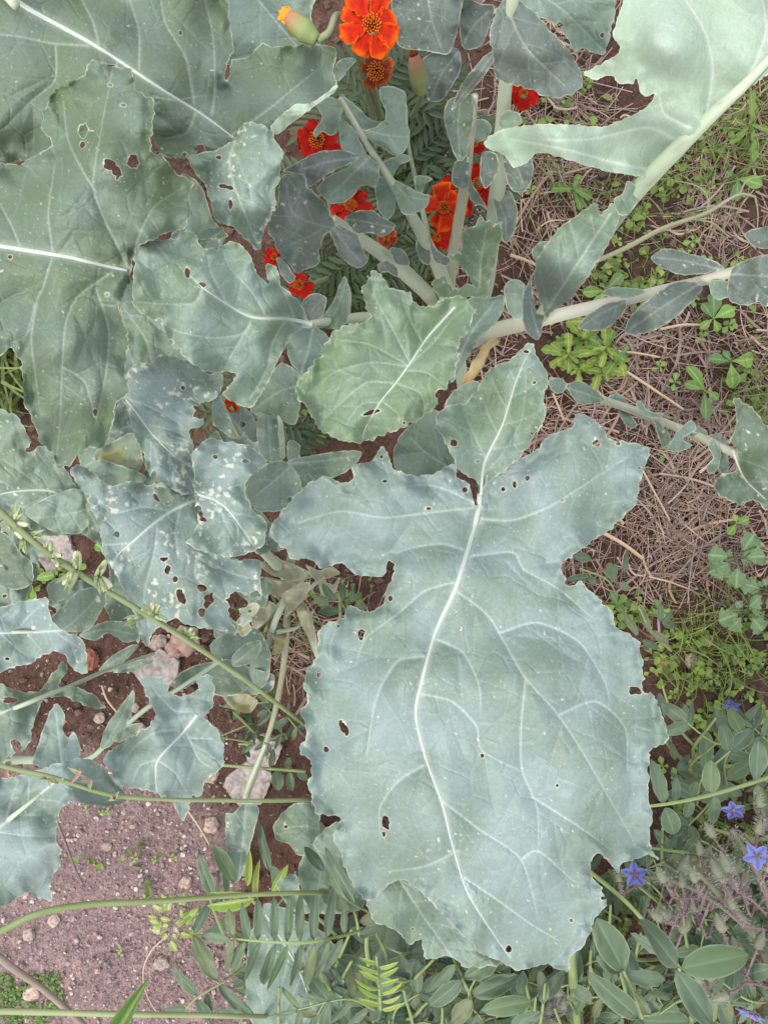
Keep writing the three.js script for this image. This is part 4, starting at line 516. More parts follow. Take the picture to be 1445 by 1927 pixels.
leaf(kaleP, { tone: 'mid', spots: 0.3, o: [-80, 1280, 0, 1286, 46, 1300, 76, 1298, 90, 1280, 118, 1244, 128, 1262, 112, 1290, 140, 1290, 172, 1304, 202, 1334, 168, 1332, 126, 1314, 84, 1318, 70, 1346, 56, 1400, 30, 1420, 0, 1440, -80, 1440], m: [-40, 1362, 0, 1343, 60, 1318, 130, 1288], mw: [7, 4], h: [[18, 1318, 14, 6, 0.1], [32, 1405, 8, 14, -0.4]], d: [[0, 1345, 0.695], [130, 1290, 0.725], [190, 1328, 0.76], [20, 1420, 0.72]], label: 'lobed leaf over red soil' });
leaf(kaleP, { label: 'broad notched leaf ending near the stalk', tone: 'blue', spots: 0.1, o: [104, 1323, 116, 1330, 124, 1352, 118, 1372, 130, 1388, 140, 1376, 152, 1404, 150, 1434, 142, 1462, 124, 1462, 90, 1448, 62, 1436, 72, 1400, 84, 1364], m: [120, 1455, 112, 1400, 106, 1340], mw: [4, 2], d: [[110, 1400, 0.655], [140, 1450, 0.64]] });
leaf(kaleP, { label: 'large smooth leaf reaching over the gravel', tone: 'blue', spots: 0.12, wav: 0.006, mw: [9, 4], o: [-90, 1460, 0, 1462, 50, 1456, 100, 1438, 160, 1425, 190, 1440, 240, 1500, 200, 1518, 130, 1512, 112, 1532, 108, 1572, 116, 1622, 96, 1660, 100, 1696, 70, 1690, 48, 1682, 0, 1708, -90, 1690], m: [-40, 1590, 0, 1557, 60, 1508, 112, 1465], d: [[0, 1557, 0.615], [112, 1465, 0.61], [100, 1690, 0.66], [60, 1600, 0.61], [20, 1480, 0.635], [220, 1500, 0.68]] });
leaf(kaleP, { label: 'crisp scalloped leaf standing clear of the soil', tone: 'blue', spots: 0.06, wav: 0.006, puck: 0.008, mw: [8, 3], vw: 4, dent: 5, o: [266, 1276, 306, 1274, 322, 1300, 340, 1310, 374, 1296, 368, 1280, 386, 1268, 404, 1280, 402, 1332, 386, 1352, 412, 1372, 425, 1420, 416, 1448, 390, 1470, 378, 1500, 365, 1500, 346, 1546, 320, 1508, 276, 1488, 222, 1480, 208, 1450, 195, 1435, 206, 1412, 250, 1384, 292, 1352, 275, 1312],
  m: [372, 1345, 340, 1385, 310, 1415, 294, 1440, 296, 1490], v: [[360, 1340, 330, 1338, 300, 1310, 285, 1290], [330, 1374, 290, 1380, 250, 1410, 230, 1440], [348, 1372, 360, 1400, 375, 1430, 400, 1445], [298, 1432, 330, 1455, 350, 1490], [298, 1430, 265, 1440, 250, 1470], [360, 1390, 400, 1390]], d: [[372, 1340, 0.67], [300, 1430, 0.64], [280, 1290, 0.68], [395, 1290, 0.65], [410, 1420, 0.655], [210, 1430, 0.665], [345, 1540, 0.70]] });
leaf(kaleP, { tone: 'mid', o: [252, 1296, 254, 1320, 236, 1372, 212, 1400, 190, 1412, 194, 1380, 214, 1346, 240, 1312], m: [196, 1406, 230, 1350, 250, 1300], mw: [3, 1.5], d: [[220, 1350, 0.82]] });
leaf(kaleP, { tone: 'mid', o: [210, 1390, 240, 1366, 268, 1360, 256, 1380, 226, 1398], d: [[240, 1380, 0.80]] });
leaf(kaleP, { tone: 'mid', spots: 0.4, o: [186, 1262, 214, 1232, 250, 1212, 262, 1215, 240, 1240, 210, 1265], m: [188, 1262, 222, 1240, 258, 1215], mw: [3, 1.5], d: [[222, 1240, 0.84]] });
leaf(kaleP, { tone: 'mid', spots: 0.3, o: [212, 1266, 240, 1246, 296, 1238, 280, 1252, 250, 1264], m: [214, 1264, 250, 1254, 290, 1240], mw: [2.5, 1.5], d: [[250, 1255, 0.86]] });
leaf(kaleP, { tone: 'mid', spots: 0.3, o: [150, 1195, 190, 1172, 230, 1168, 262, 1190, 262, 1202, 236, 1210, 205, 1192, 180, 1206], m: [150, 1196, 200, 1184, 255, 1196], mw: [3, 1.5], d: [[205, 1190, 0.80]] });
leaf(kaleP, { tone: 'green', o: [320, 1290, 345, 1262, 400, 1245, 440, 1270, 470, 1290, 440, 1310, 400, 1306, 380, 1275, 350, 1296], d: [[400, 1280, 0.90]] });
leaf(kaleP, { tone: 'mid', o: [436, 1236, 460, 1212, 490, 1205, 492, 1225, 470, 1250, 440, 1255], m: [440, 1250, 490, 1210], mw: [3, 1.5], d: [[465, 1230, 0.86]] });
leaf(kaleP, { tone: 'mid', spots: 0.5, o: [395, 1215, 430, 1190, 480, 1180, 510, 1230, 500, 1290, 460, 1300, 420, 1270], d: [[450, 1240, 0.95]] });

// leaves beyond the lower edge of the huge leaf
const kaleS = thing('kale_plant', 'half hidden kale with dull leaves under the huge lobed leaf', 'kale');
stem(kaleS, [[600, 1560, 1.14, 12], [590, 1570, 0.9, 9], [600, 1620, 0.76, 6]]);
stem(kaleS, [[460, 1640, 1.14, 9], [462, 1560, 1.0, 7], [465, 1490, 0.9, 5], [500, 1400, 0.86, 4]], PALE);
leaf(kaleS, { tone: 'mid', spots: 0.3, o: [514, 1556, 530, 1530, 560, 1510, 600, 1520, 600, 1580, 585, 1608, 560, 1610, 545, 1590, 520, 1580], m: [600, 1560, 560, 1555, 525, 1560], mw: [3, 1.5], d: [[560, 1560, 0.78]], h: [[538, 1556, 3]] });
leaf(kaleS, { tone: 'mid', label: 'smooth bluish leaf edging out from under the huge one', o: [558, 1645, 575, 1600, 600, 1570, 640, 1545, 680, 1600, 690, 1700, 640, 1720, 590, 1718, 572, 1690], m: [590, 1590, 620, 1640, 630, 1700], mw: [4, 2], d: [[610, 1640, 0.74]] });
leaf(kaleS, { tone: 'mid', o: [520, 1660, 556, 1645, 570, 1690, 590, 1715, 560, 1720, 530, 1690], d: [[555, 1690, 0.80]] });
leaf(kaleS, { tone: 'mid', spots: 0.4, o: [425, 1530, 440, 1530, 460, 1510, 488, 1520, 480, 1560, 470, 1600, 455, 1650, 440, 1660, 425, 1590], m: [462, 1515, 458, 1570, 450, 1650], mw: [5, 2], d: [[455, 1570, 0.88]] });
leaf(kaleS, { tone: 'mid', spots: 0.3, o: [470, 1760, 500, 1700, 560, 1720, 640, 1790, 640, 1900, 560, 1950, 480, 1940, 460, 1850], m: [500, 1720, 560, 1820, 600, 1930], mw: [6, 3], d: [[560, 1830, 0.92]], label: 'large leaf behind the feathery leaflets' });
leaf(kaleS, { tone: 'mid', spots: 0.2, o: [700, 1720, 780, 1740, 800, 1830, 740, 1900, 690, 1840], d: [[745, 1800, 0.95]] });

// plant at the right margin
const kaleR = thing('kale_plant', 'thin kale stem lying across straw mulch with tattered leaves', 'kale');
stem(kaleR, [[1035, 712, 0.98, 4], [1070, 728, 0.96, 5], [1110, 745, 0.94, 7], [1180, 768, 0.9, 8], [1250, 795, 0.86, 8], [1310, 820, 0.83, 8], [1375, 850, 0.8, 8], [1470, 890, 0.78, 8], [1560, 920, 0.9, 12], [1590, 930, 1.14, 14]], [[0.42, 0.45, 0.33], [0.52, 0.54, 0.42]]);
leaf(kaleR, { tone: 'mid', o: [1030, 716, 1050, 710, 1066, 722, 1060, 738, 1042, 740], d: [[1048, 724, 0.94]] });
leaf(kaleR, { tone: 'mid', o: [1064, 726, 1090, 716, 1118, 732, 1140, 752, 1120, 760, 1088, 760], m: [1066, 730, 1100, 740, 1135, 754], mw: [3, 1.5], d: [[1100, 740, 0.91]] });
leaf(kaleR, { label: 'wide tattered leaf hanging off the thin stem', tone: 'green', spots: 0.45, wav: 0.006, mw: [6, 3], o: [1376, 742, 1392, 752, 1420, 770, 1440, 800, 1500, 840, 1500, 960, 1446, 964, 1420, 942, 1390, 950, 1350, 932, 1340, 906, 1362, 892, 1380, 888, 1384, 850, 1372, 826, 1385, 790], m: [1378, 848, 1400, 900, 1440, 940], d: [[1385, 750, 0.79], [1380, 850, 0.785], [1440, 900, 0.75], [1345, 915, 0.80]] });
leaf(kaleR, { tone: 'mid', spots: 0.5, o: [1330, 838, 1344, 828, 1356, 850, 1352, 880, 1335, 892, 1328, 878, 1340, 860], d: [[1343, 860, 0.805]] });
leaf(kaleR, { tone: 'mid', spots: 0.4, o: [1250, 850, 1262, 830, 1272, 812, 1300, 790, 1310, 808, 1284, 826, 1304, 838, 1276, 852, 1258, 848], d: [[1280, 825, 0.82]] });
leaf(kaleR, { tone: 'mid', spots: 0.4, o: [1196, 760, 1206, 752, 1218, 772, 1250, 778, 1240, 788, 1206, 780], d: [[1220, 772, 0.86]] });
for (const o of [[1140, 752, 1158, 738, 1176, 752, 1190, 768, 1165, 770], [1160, 770, 1180, 775, 1200, 800, 1186, 808, 1170, 790], [1230, 790, 1250, 800, 1262, 830, 1248, 842, 1236, 818], [1290, 812, 1310, 800, 1330, 812, 1326, 830, 1306, 828], [1330, 822, 1350, 815, 1372, 835, 1356, 850, 1338, 842], [1350, 846, 1366, 850, 1372, 880, 1358, 892, 1348, 870]]) leaf(kaleR, { tone: 'mid', spots: 0.5, wav: 0.008, o, d: [[o[0], o[1], lerp(0.92, 0.80, (o[0] - 1140) / 230)]] });

// ---------------------------------------------------------------- small leaf sheets: x across, z along (0..1), y up
function sheet({ n = 8, m = 3, w, fold = 0.15, bend = -0.15, ruffle = 0, twist = 0, colour }) {
  const pos = [], col = [], idx = [], W = 2 * m + 1, o = rr(0, 50);
  for (let i = 0; i <= n; i++) for (let j = -m; j <= m; j++) {
    const t = i / n, u = j / m, h = w(t, u), x = u * h, tw = twist * t;
    const y = fold * Math.abs(x) + bend * t * t + ruffle * Math.abs(u) * noise(t * 6 + o, u * 1.5);
    pos.push(x * Math.cos(tw) - y * Math.sin(tw) * 0.3, y + x * Math.sin(tw), t);
    const c = colour(t, u); col.push(...c);
  }
  for (let i = 0; i < n; i++) for (let j = 0; j < 2 * m; j++) { const a = i * W + j; idx.push(a, a + W, a + 1, a + 1, a + W, a + W + 1); }
  const g = new THREE.BufferGeometry(); g.setAttribute('position', new THREE.Float32BufferAttribute(pos, 3)); g.setAttribute('color', new THREE.Float32BufferAttribute(col, 3)); g.setIndex(idx); g.computeVertexNormals(); return g;
}
function place(m, A, B, up, width) {
  const z = B.clone().sub(A), L = z.length(); z.normalize(); const y = up.clone().addScaledVector(z, -up.dot(z)).normalize(), x = y.clone().cross(z);
  m.matrixAutoUpdate = true; const M = new THREE.Matrix4().makeBasis(x, y, z); m.quaternion.setFromRotationMatrix(M); m.position.copy(A); m.scale.set(width, L, L); return m;
}
const green = (a, vein, edge, k = 1) => (t, u) => { const v = Math.abs(u) < 0.05 ? 1 : 0, e = Math.abs(u) > 0.95 ? 1 : 0, q = k * (1 + 0.14 * noise(t * 7 + a[0] * 90, u * 3)); return a.map((c, i) => (v ? vein[i] : e ? edge[i] : c) * q); };
const leafMat = vcol(0.55, { transmission: 0.16, thickness: 0 });
const oval = (t) => 0.5 * Math.pow(Math.sin(Math.PI * Math.pow(clamp(t, 0.0, 1), 0.9)), 0.62) + 0.01;
const LL = [], LY = [];
for (const c of [[0.092, 0.150, 0.082], [0.108, 0.168, 0.105], [0.082, 0.138, 0.080], [0.118, 0.175, 0.108], [0.10, 0.165, 0.072], [0.088, 0.145, 0.088], [0.14, 0.175, 0.085], [0.078, 0.13, 0.08]]) LL.push(sheet({ n: 10, m: 7, w: oval, fold: rr(0.02, 0.14), bend: rr(-0.2, 0.06), ruffle: rr(0.02, 0.07), twist: rr(-0.5, 0.5), colour: green(c, [0.15, 0.21, 0.13], [0.21, 0.27, 0.16]) }));
for (const c of [[0.27, 0.40, 0.07], [0.36, 0.44, 0.10]]) LY.push(sheet({ n: 8, m: 3, w: oval, fold: 0.3, bend: -0.08, colour: green(c, [0.4, 0.5, 0.2], [0.34, 0.44, 0.14]) }));
const stemGreen = vcol(0.6);
const SG = stemCol([0.20, 0.28, 0.10], [0.27, 0.35, 0.15]);
const up0 = () => V(rr(-0.35, 0.35), 1, rr(-0.35, 0.35)).normalize();
function leaflet(parent, x1, y1, d1, x2, y2, d2, w, geo) { const A = at(x1, y1, d1), B = at(x2, y2, d2); return place(mesh('leaflet', geo ?? pick(LL), leafMat, parent), A, B, up0(), w * (d1 + d2) / 2 / F); }
// a feathery leaf: rachis rows [px,py,d], n pairs, leaflet length and width in photo pixels, opening angle
function pinnate(parent, rows, n, len, wid, ang = 1.15, end = true, geos = LL, from = 0.1) {
  const g = sub('leaf', parent); mesh('rachis', stalk(rows.map((r, i) => [...r, 2.6 - 1.4 * i / rows.length]), 5, SG), stemGreen, g);
  const c = new THREE.CatmullRomCurve3(rows.map((r) => V(r[0], r[1], r[2])));
  for (let i = 0; i < n; i++) {
    const t = from + (1 - from) * (n > 1 ? i / (n - 1) : 0.5) * 0.97, p = c.getPoint(t), q = c.getTangent(t), a = Math.atan2(q.y, q.x), k = len * (0.8 + 0.4 * Math.sin(Math.PI * (0.2 + 0.7 * t))) * rr(0.85, 1.1);
    for (const s of [-1, 1]) { const b = a + s * ang * rr(0.88, 1.1); leaflet(g, p.x, p.y, p.z, p.x + Math.cos(b) * k, p.y + Math.sin(b) * k, p.z + rr(-0.004, 0.012), wid * rr(0.85, 1.12), pick(geos)); }
  }
  if (end) { const p = rows[rows.length - 1], q = c.getTangent(1), a = Math.atan2(q.y, q.x); leaflet(g, p[0], p[1], p[2], p[0] + Math.cos(a) * len, p[1] + Math.sin(a) * len, p[2] + 0.006, wid, pick(geos)); }
  return g;
}
function legume(label, stems) { const p = thing('vetch_plant', label, 'vetch', 'feathery leaved vetch plants'); for (const s of stems) mesh('stem', stalk(s, 7, SG), stemGreen, p); return p; }
const leafOf = (p, rachis, list) => { const g = sub('leaf', p); mesh('rachis', stalk(rachis, 5, SG), stemGreen, g); for (const l of list) leaflet(g, ...l); return g; };
{
  const a = legume('vetch with a long row of narrow paired leaflets over the gravel edge', [[[720, 1927, 1.14, 5], [700, 1850, 0.95, 5], [690, 1760, 0.78, 4], [700, 1720, 0.74, 3]]]);
  const g = sub('leaf', a); mesh('rachis', stalk([[690, 1748, 0.74, 3], [640, 1762, 0.71, 3], [570, 1774, 0.69, 3], [500, 1772, 0.69, 2.5], [435, 1766, 0.70, 2]], 5, SG), stemGreen, g);
  const tops = [[440, 1763, 427, 1712], [468, 1767, 455, 1700], [485, 1769, 487, 1692], [516, 1771, 517, 1690], [540, 1772, 547, 1686], [565, 1772, 564, 1684], [590, 1770, 591, 1678], [615, 1766, 627, 1676], [648, 1758, 650, 1694]];
  const bots = [[440, 1768, 419, 1834], [462, 1770, 428, 1844], [490, 1773, 452, 1854], [518, 1776, 490, 1866], [542, 1777, 503, 1864], [566, 1776, 548, 1870], [594, 1774, 572, 1866], [620, 1770, 586, 1856], [645, 1766, 606, 1838]];
  for (const [x, y, u, v] of tops) leaflet(g, x, y, 0.695, u, v, 0.70, 18);
  for (const [x, y, u, v] of bots) leaflet(g, x, y, 0.695, u, v, 0.705, 19);
  leaflet(g, 433, 1766, 0.70, 378, 1766, 0.705, 20);
  pinnate(a, [[700, 1720, 0.74], [650, 1690, 0.72], [610, 1640, 0.71]], 0, 60, 20, 1, true);
  leafOf(a, [[676, 1760, 0.78, 3], [668, 1720, 0.76, 2.5], [655, 1690, 0.75, 2]], [[663, 1692, 0.70, 602, 1636, 0.70, 22], [668, 1700, 0.69, 612, 1598, 0.69, 26], [660, 1715, 0.72, 598, 1678, 0.72, 22], [676, 1735, 0.72, 744, 1716, 0.72, 28], [676, 1760, 0.73, 730, 1735, 0.74, 24]]);
  pinnate(a, [[705, 1900, 0.9], [650, 1880, 0.85], [560, 1900, 0.84]], 4, 60, 18);
  const tip = sub('shoot', a); for (let i = 0; i < 12; i++) { const s = i % 2 ? 1 : -1, y = 1800 + i * 8; leaflet(tip, 712 + i * 0.6, y + 12, 0.66, 712 + s * rr(34, 48), y + rr(-8, 6), 0.655, 9, pick(LY)); }
  mesh('shoot_stem', stalk([[716, 1900, 0.7, 3], [713, 1850, 0.67, 3], [708, 1800, 0.655, 2]], 5, SG), stemGreen, tip);
}
{
  const b = legume('vetch with loose leaflets reaching onto the bare path', [[[520, 1800, 1.14, 4], [470, 1770, 1.0, 4], [430, 1800, 0.9, 3]]]);
  leafOf(b, [[470, 1810, 0.92, 2.5], [425, 1845, 0.88, 2.5], [368, 1880, 0.87, 2], [350, 1900, 0.87, 1.5]], [[372, 1872, 0.87, 322, 1818, 0.865, 28], [410, 1845, 0.87, 360, 1768, 0.86, 26], [350, 1898, 0.87, 308, 1902, 0.87, 28], [372, 1882, 0.87, 400, 1930, 0.88, 22], [412, 1855, 0.88, 482, 1924, 0.88, 20], [390, 1868, 0.88, 395, 1920, 0.88, 16]]);
  leafOf(b, [[440, 1800, 0.92, 3], [405, 1720, 0.86, 2.5], [395, 1690, 0.85, 2]], [[402, 1690, 0.85, 374, 1606, 0.85, 24], [443, 1660, 0.86, 402, 1588, 0.86, 26], [410, 1700, 0.86, 410, 1640, 0.86, 14], [508, 1640, 0.88, 486, 1548, 0.88, 20], [366, 1756, 0.87, 395, 1700, 0.87, 20], [380, 1765, 0.9, 430, 1740, 0.9, 22], [430, 1680, 0.87, 418, 1630, 0.87, 14]]);
  leafOf(b, [[480, 1700, 0.84, 3], [465, 1685, 0.83, 3], [440, 1690, 0.83, 2]], [[465, 1680, 0.82, 390, 1682, 0.82, 12, LY[0]], [480, 1690, 0.82, 388, 1708, 0.82, 22, LY[0]], [484, 1690, 0.83, 487, 1620, 0.82, 13, LY[1]], [466, 1668, 0.82, 470, 1600, 0.82, 14, LY[1]], [512, 1678, 0.85, 542, 1628, 0.85, 16, LY[0]]]);
  pinnate(b, [[500, 1840, 0.98], [470, 1880, 0.95], [450, 1930, 0.95]], 4, 55, 18);
}
{
  const c = legume('vetch with large oval leaflets below the huge kale leaf', [[[1090, 1970, 1.14, 7], [1078, 1850, 0.9, 9], [1075, 1790, 0.74, 8]], [[1300, 1960, 1.14, 5], [1276, 1820, 0.8, 4], [1180, 1700, 0.75, 4], [1110, 1640, 0.78, 4]]]);
  leafOf(c, [[1330, 1927, 0.76, 4], [1300, 1860, 0.70, 4], [1276, 1822, 0.68, 3.5]], [[1274, 1820, 0.68, 1214, 1736, 0.675, 48], [1280, 1822, 0.68, 1408, 1796, 0.685, 54], [1272, 1826, 0.68, 1345, 1935, 0.69, 46], [1268, 1800, 0.69, 1184, 1765, 0.70, 26]]);
  leafOf(c, [[1215, 1935, 0.80, 4], [1195, 1880, 0.76, 3], [1172, 1826, 0.74, 3]], [[1172, 1826, 0.735, 1123, 1728, 0.73, 52], [1200, 1916, 0.75, 1106, 1830, 0.74, 44], [1178, 1832, 0.75, 1262, 1855, 0.76, 32], [1205, 1920, 0.76, 1300, 1925, 0.77, 40], [1170, 1828, 0.76, 1120, 1800, 0.77, 30], [1190, 1860, 0.78, 1180, 1790, 0.78, 34]]);
  leafOf(c, [[860, 1940, 0.88, 3], [885, 1880, 0.82, 3], [868, 1840, 0.80, 2.5]], [[890, 1875, 0.80, 976, 1838, 0.79, 32], [906, 1902, 0.81, 1000, 1884, 0.80, 32], [868, 1842, 0.79, 806, 1905, 0.80, 32], [872, 1840, 0.79, 942, 1802, 0.78, 26], [856, 1812, 0.78, 800, 1872, 0.79, 28], [888, 1880, 0.81, 848, 1930, 0.82, 30], [980, 1870, 0.84, 985, 1830, 0.84, 24]]);
  leafOf(c, [[1010, 1960, 0.9, 3], [1020, 1900, 0.86, 3], [1025, 1850, 0.84, 2.5]], [[1022, 1890, 0.85, 1020, 1830, 0.85, 20], [1024, 1880, 0.85, 1060, 1830, 0.85, 24], [1018, 1905, 0.86, 960, 1930, 0.86, 26]]);
}
{
  const d = legume('vetch climbing past the ragged right margin of the huge leaf', [[[1480, 1560, 1.14, 5], [1420, 1580, 0.95, 4], [1340, 1560, 0.86, 3]]]);
  leafOf(d, [[1470, 1456, 0.84, 4], [1340, 1495, 0.80, 3.5], [1260, 1512, 0.78, 3], [1215, 1518, 0.78, 3]], [[1247, 1512, 0.78, 1233, 1432, 0.78, 30], [1250, 1520, 0.78, 1274, 1575, 0.785, 32], [1270, 1508, 0.79, 1274, 1464, 0.79, 18], [1336, 1494, 0.80, 1338, 1430, 0.80, 32], [1340, 1498, 0.80, 1350, 1558, 0.81, 28], [1420, 1470, 0.82, 1430, 1395, 0.82, 30], [1425, 1475, 0.82, 1445, 1560, 0.83, 30], [1300, 1505, 0.82, 1290, 1540, 0.82, 20], [1300, 1500, 0.82, 1310, 1470, 0.82, 18]]);
  leafOf(d, [[1400, 1640, 0.9, 3], [1320, 1610, 0.86, 3], [1225, 1596, 0.82, 2.5]], [[1286, 1608, 0.85, 1318, 1572, 0.85, 20], [1288, 1612, 0.85, 1332, 1640, 0.85, 24], [1264, 1606, 0.84, 1292, 1645, 0.85, 18], [1260, 1600, 0.84, 1275, 1566, 0.84, 16], [1262, 1600, 0.85, 1230, 1560, 0.86, 16]]);
  leafOf(d, [[1320, 1420, 0.98, 3], [1270, 1360, 0.95, 3], [1245, 1290, 0.95, 2]], [[1296, 1376, 0.95, 1288, 1326, 0.95, 17], [1330, 1350, 0.96, 1362, 1382, 0.97, 18], [1318, 1430, 0.93, 1320, 1390, 0.93, 18], [1325, 1450, 0.92, 1330, 1375, 0.92, 26], [1430, 1450, 0.92, 1432, 1380, 0.92, 28], [1262, 1400, 0.94, 1230, 1340, 0.94, 22], [1270, 1430, 0.94, 1262, 1395, 0.94, 20], [1250, 1350, 0.96, 1240, 1305, 0.96, 16], [1275, 1450, 0.94, 1300, 1420, 0.94, 20]]);
}
{
  const e = legume('small vetch sprig growing beside the straw mulch', [[[1262, 1220, 1.14, 3], [1225, 1190, 1.04, 3], [1200, 1160, 1.0, 2]]]);
  leafOf(e, [[1262, 1225, 1.04, 2.5], [1225, 1190, 1.0, 2.5], [1200, 1140, 0.98, 2]], [[1222, 1188, 0.99, 1203, 1140, 0.99, 14], [1200, 1196, 0.99, 1172, 1150, 0.99, 14], [1240, 1170, 1.0, 1243, 1136, 1.0, 12], [1245, 1174, 1.0, 1270, 1146, 1.0, 14], [1245, 1172, 1.0, 1277, 1184, 1.01, 13], [1223, 1188, 1.0, 1260, 1210, 1.0, 15], [1207, 1204, 1.0, 1242, 1224, 1.0, 14]]);
  leafOf(e, [[1160, 1120, 1.02, 2], [1140, 1090, 0.99, 2], [1090, 1070, 0.97, 2]], [[1140, 1086, 1.0, 1150, 1058, 1.0, 12], [1150, 1098, 1.0, 1158, 1060, 1.0, 12], [1165, 1095, 1.0, 1184, 1112, 1.0, 14], [1174, 1078, 1.0, 1180, 1038, 1.0, 11], [1110, 1086, 0.98, 1068, 1090, 0.97, 16], [1112, 1052, 0.98, 1078, 1046, 0.98, 16], [1122, 1096, 0.98, 1104, 1086, 0.98, 14], [1130, 1130, 1.0, 1108, 1120, 1.0, 12]]);
  const f = legume('vetch sprig in the gap under the huge leaf', [[[650, 1180, 1.14, 3], [640, 1150, 1.0, 3], [645, 1110, 0.95, 2]]]);
  leafOf(f, [[640, 1170, 1.0, 2.5], [640, 1120, 0.95, 2.5], [645, 1092, 0.94, 2]], [[632, 1132, 0.94, 604, 1100, 0.94, 16], [645, 1130, 0.94, 646, 1090, 0.94, 16], [664, 1134, 0.94, 664, 1104, 0.94, 13], [640, 1150, 0.95, 596, 1150, 0.95, 18], [660, 1150, 0.95, 690, 1140, 0.95, 15], [620, 1140, 0.96, 585, 1118, 0.96, 14]]);
  const h = legume('vetch growing through the straw beside the flat grey stone', [[[500, 1420, 1.14, 3], [480, 1380, 1.02, 3], [440, 1340, 0.98, 2]]]);
  leafOf(h, [[420, 1440, 1.0, 3], [500, 1446, 0.98, 3], [575, 1452, 0.97, 3]], [[510, 1446, 0.98, 515, 1410, 0.98, 13], [540, 1448, 0.98, 545, 1425, 0.98, 12], [560, 1452, 0.98, 580, 1470, 0.98, 15], [520, 1450, 0.99, 525, 1490, 0.99, 22], [545, 1452, 0.99, 550, 1490, 0.99, 14]]);
  for (const [x, y] of [[430, 1330], [470, 1370], [520, 1340], [540, 1390], [450, 1400], [500, 1310], [545, 1350]]) pinnate(h, [[x, y, 1.03], [x + rr(-30, 30), y + rr(-10, 10), 1.01], [x + rr(-60, 60), y + rr(-25, 25), 1.0]], 3, 32, 10);
}
{ // dense low growth of the same vetch behind those, towards the lower edge
  const beds = [['low vetch filling the corner under the borage', 1180, 1500, 1640, 1960, 30], ['low vetch filling the ground below the kale', 760, 1180, 1790, 1960, 32], ['low vetch crowding the ground beside the half hidden kale', 440, 790, 1750, 1960, 27], ['low vetch growing where the mulch ends', 1240, 1500, 1380, 1640, 13], ['low vetch in the notch beside the huge leaf tip', 1090, 1210, 1630, 1800, 7]];
  for (const [label, xa, xb, ya, yb, n] of beds) {
    const p = thing('vetch_plant', label, 'vetch', 'feathery leaved vetch plants'); const cx = (xa + xb) / 2, cy = (ya + yb) / 2;
    for (let i = 0; i < n; i++) {
      const x = rr(xa, xb), y = rr(ya, yb), d = rr(0.86, 1.06), a = rr(0, 6.28), l = rr(70, 120), big = rnd() < 0.4;
      pinnate(p, [[x, y, d + 0.06], [x + Math.cos(a) * l * 0.5, y + Math.sin(a) * l * 0.5, d], [x + Math.cos(a + 0.3) * l, y + Math.sin(a + 0.3) * l, d]], big ? 2 : Math.round(rr(3, 5)), big ? 62 : 46, big ? 26 : 15);
    }
    for (let i = 0; i < n / 3; i++) { const x = rr(xa, xb), y = rr(ya, yb); mesh('stem', stalk([[cx * 0.5 + x * 0.5, cy * 0.5 + y * 0.5, 1.14, 4], [x, y, 0.95, 3.5], [x + rr(-60, 60), y - rr(30, 90), 0.82, 2.5]], 6, SG), stemGreen, p); }
  }
}

// ---------------------------------------------------------------- marigolds
const petalCol = (core, edge) => (t, u) => { const e = sst(0.72, 0.98, Math.max(Math.abs(u), t)) , s = 0.22 * noise(u * 8, t * 1.5) + 0.12 * noise(u * 2, t * 5), q = 1 + s; return [0, 1, 2].map((i) => lerp(core[i], edge[i], e) * q); };
const fan = (t) => 0.5 * (0.22 + 0.95 * Math.pow(t, 0.75)) * Math.sqrt(Math.max(0.02, 1 - Math.pow(t, 9))) * (1 - 0.05 * Math.sin(t * 20));
const mk = (core, edge) => [0, 1, 2].map((i) => sheet({ n: 9, m: 5, w: fan, fold: -0.25 + 0.15 * i, bend: -0.2 - 0.1 * i, ruffle: 0.26, colour: petalCol(core, edge) }));
const petals = { orange: mk([0.48, 0.018, 0.002], [0.80, 0.13, 0.003]), red: mk([0.36, 0.006, 0.003], [0.50, 0.018, 0.003]), wilt: mk([0.20, 0.03, 0.015], [0.42, 0.12, 0.02]) };
const petalMat = vcol(0.75, { transmission: 0.15, thickness: 0, specularIntensity: 0.3 });
const floret = (() => { const g = mergeGeometries([new THREE.CylinderGeometry(0.5, 0.28, 1, 5).translate(0, 0.5, 0), new THREE.ConeGeometry(0.75, 0.35, 5).translate(0, 1.05, 0)]); return g; })();
const discMat = std([0.62, 0.17, 0.008], 0.8), sepalMat = vcol(0.6), SEP = (t, u) => [0.17 + 0.05 * u, 0.24 + 0.05 * t, 0.10];
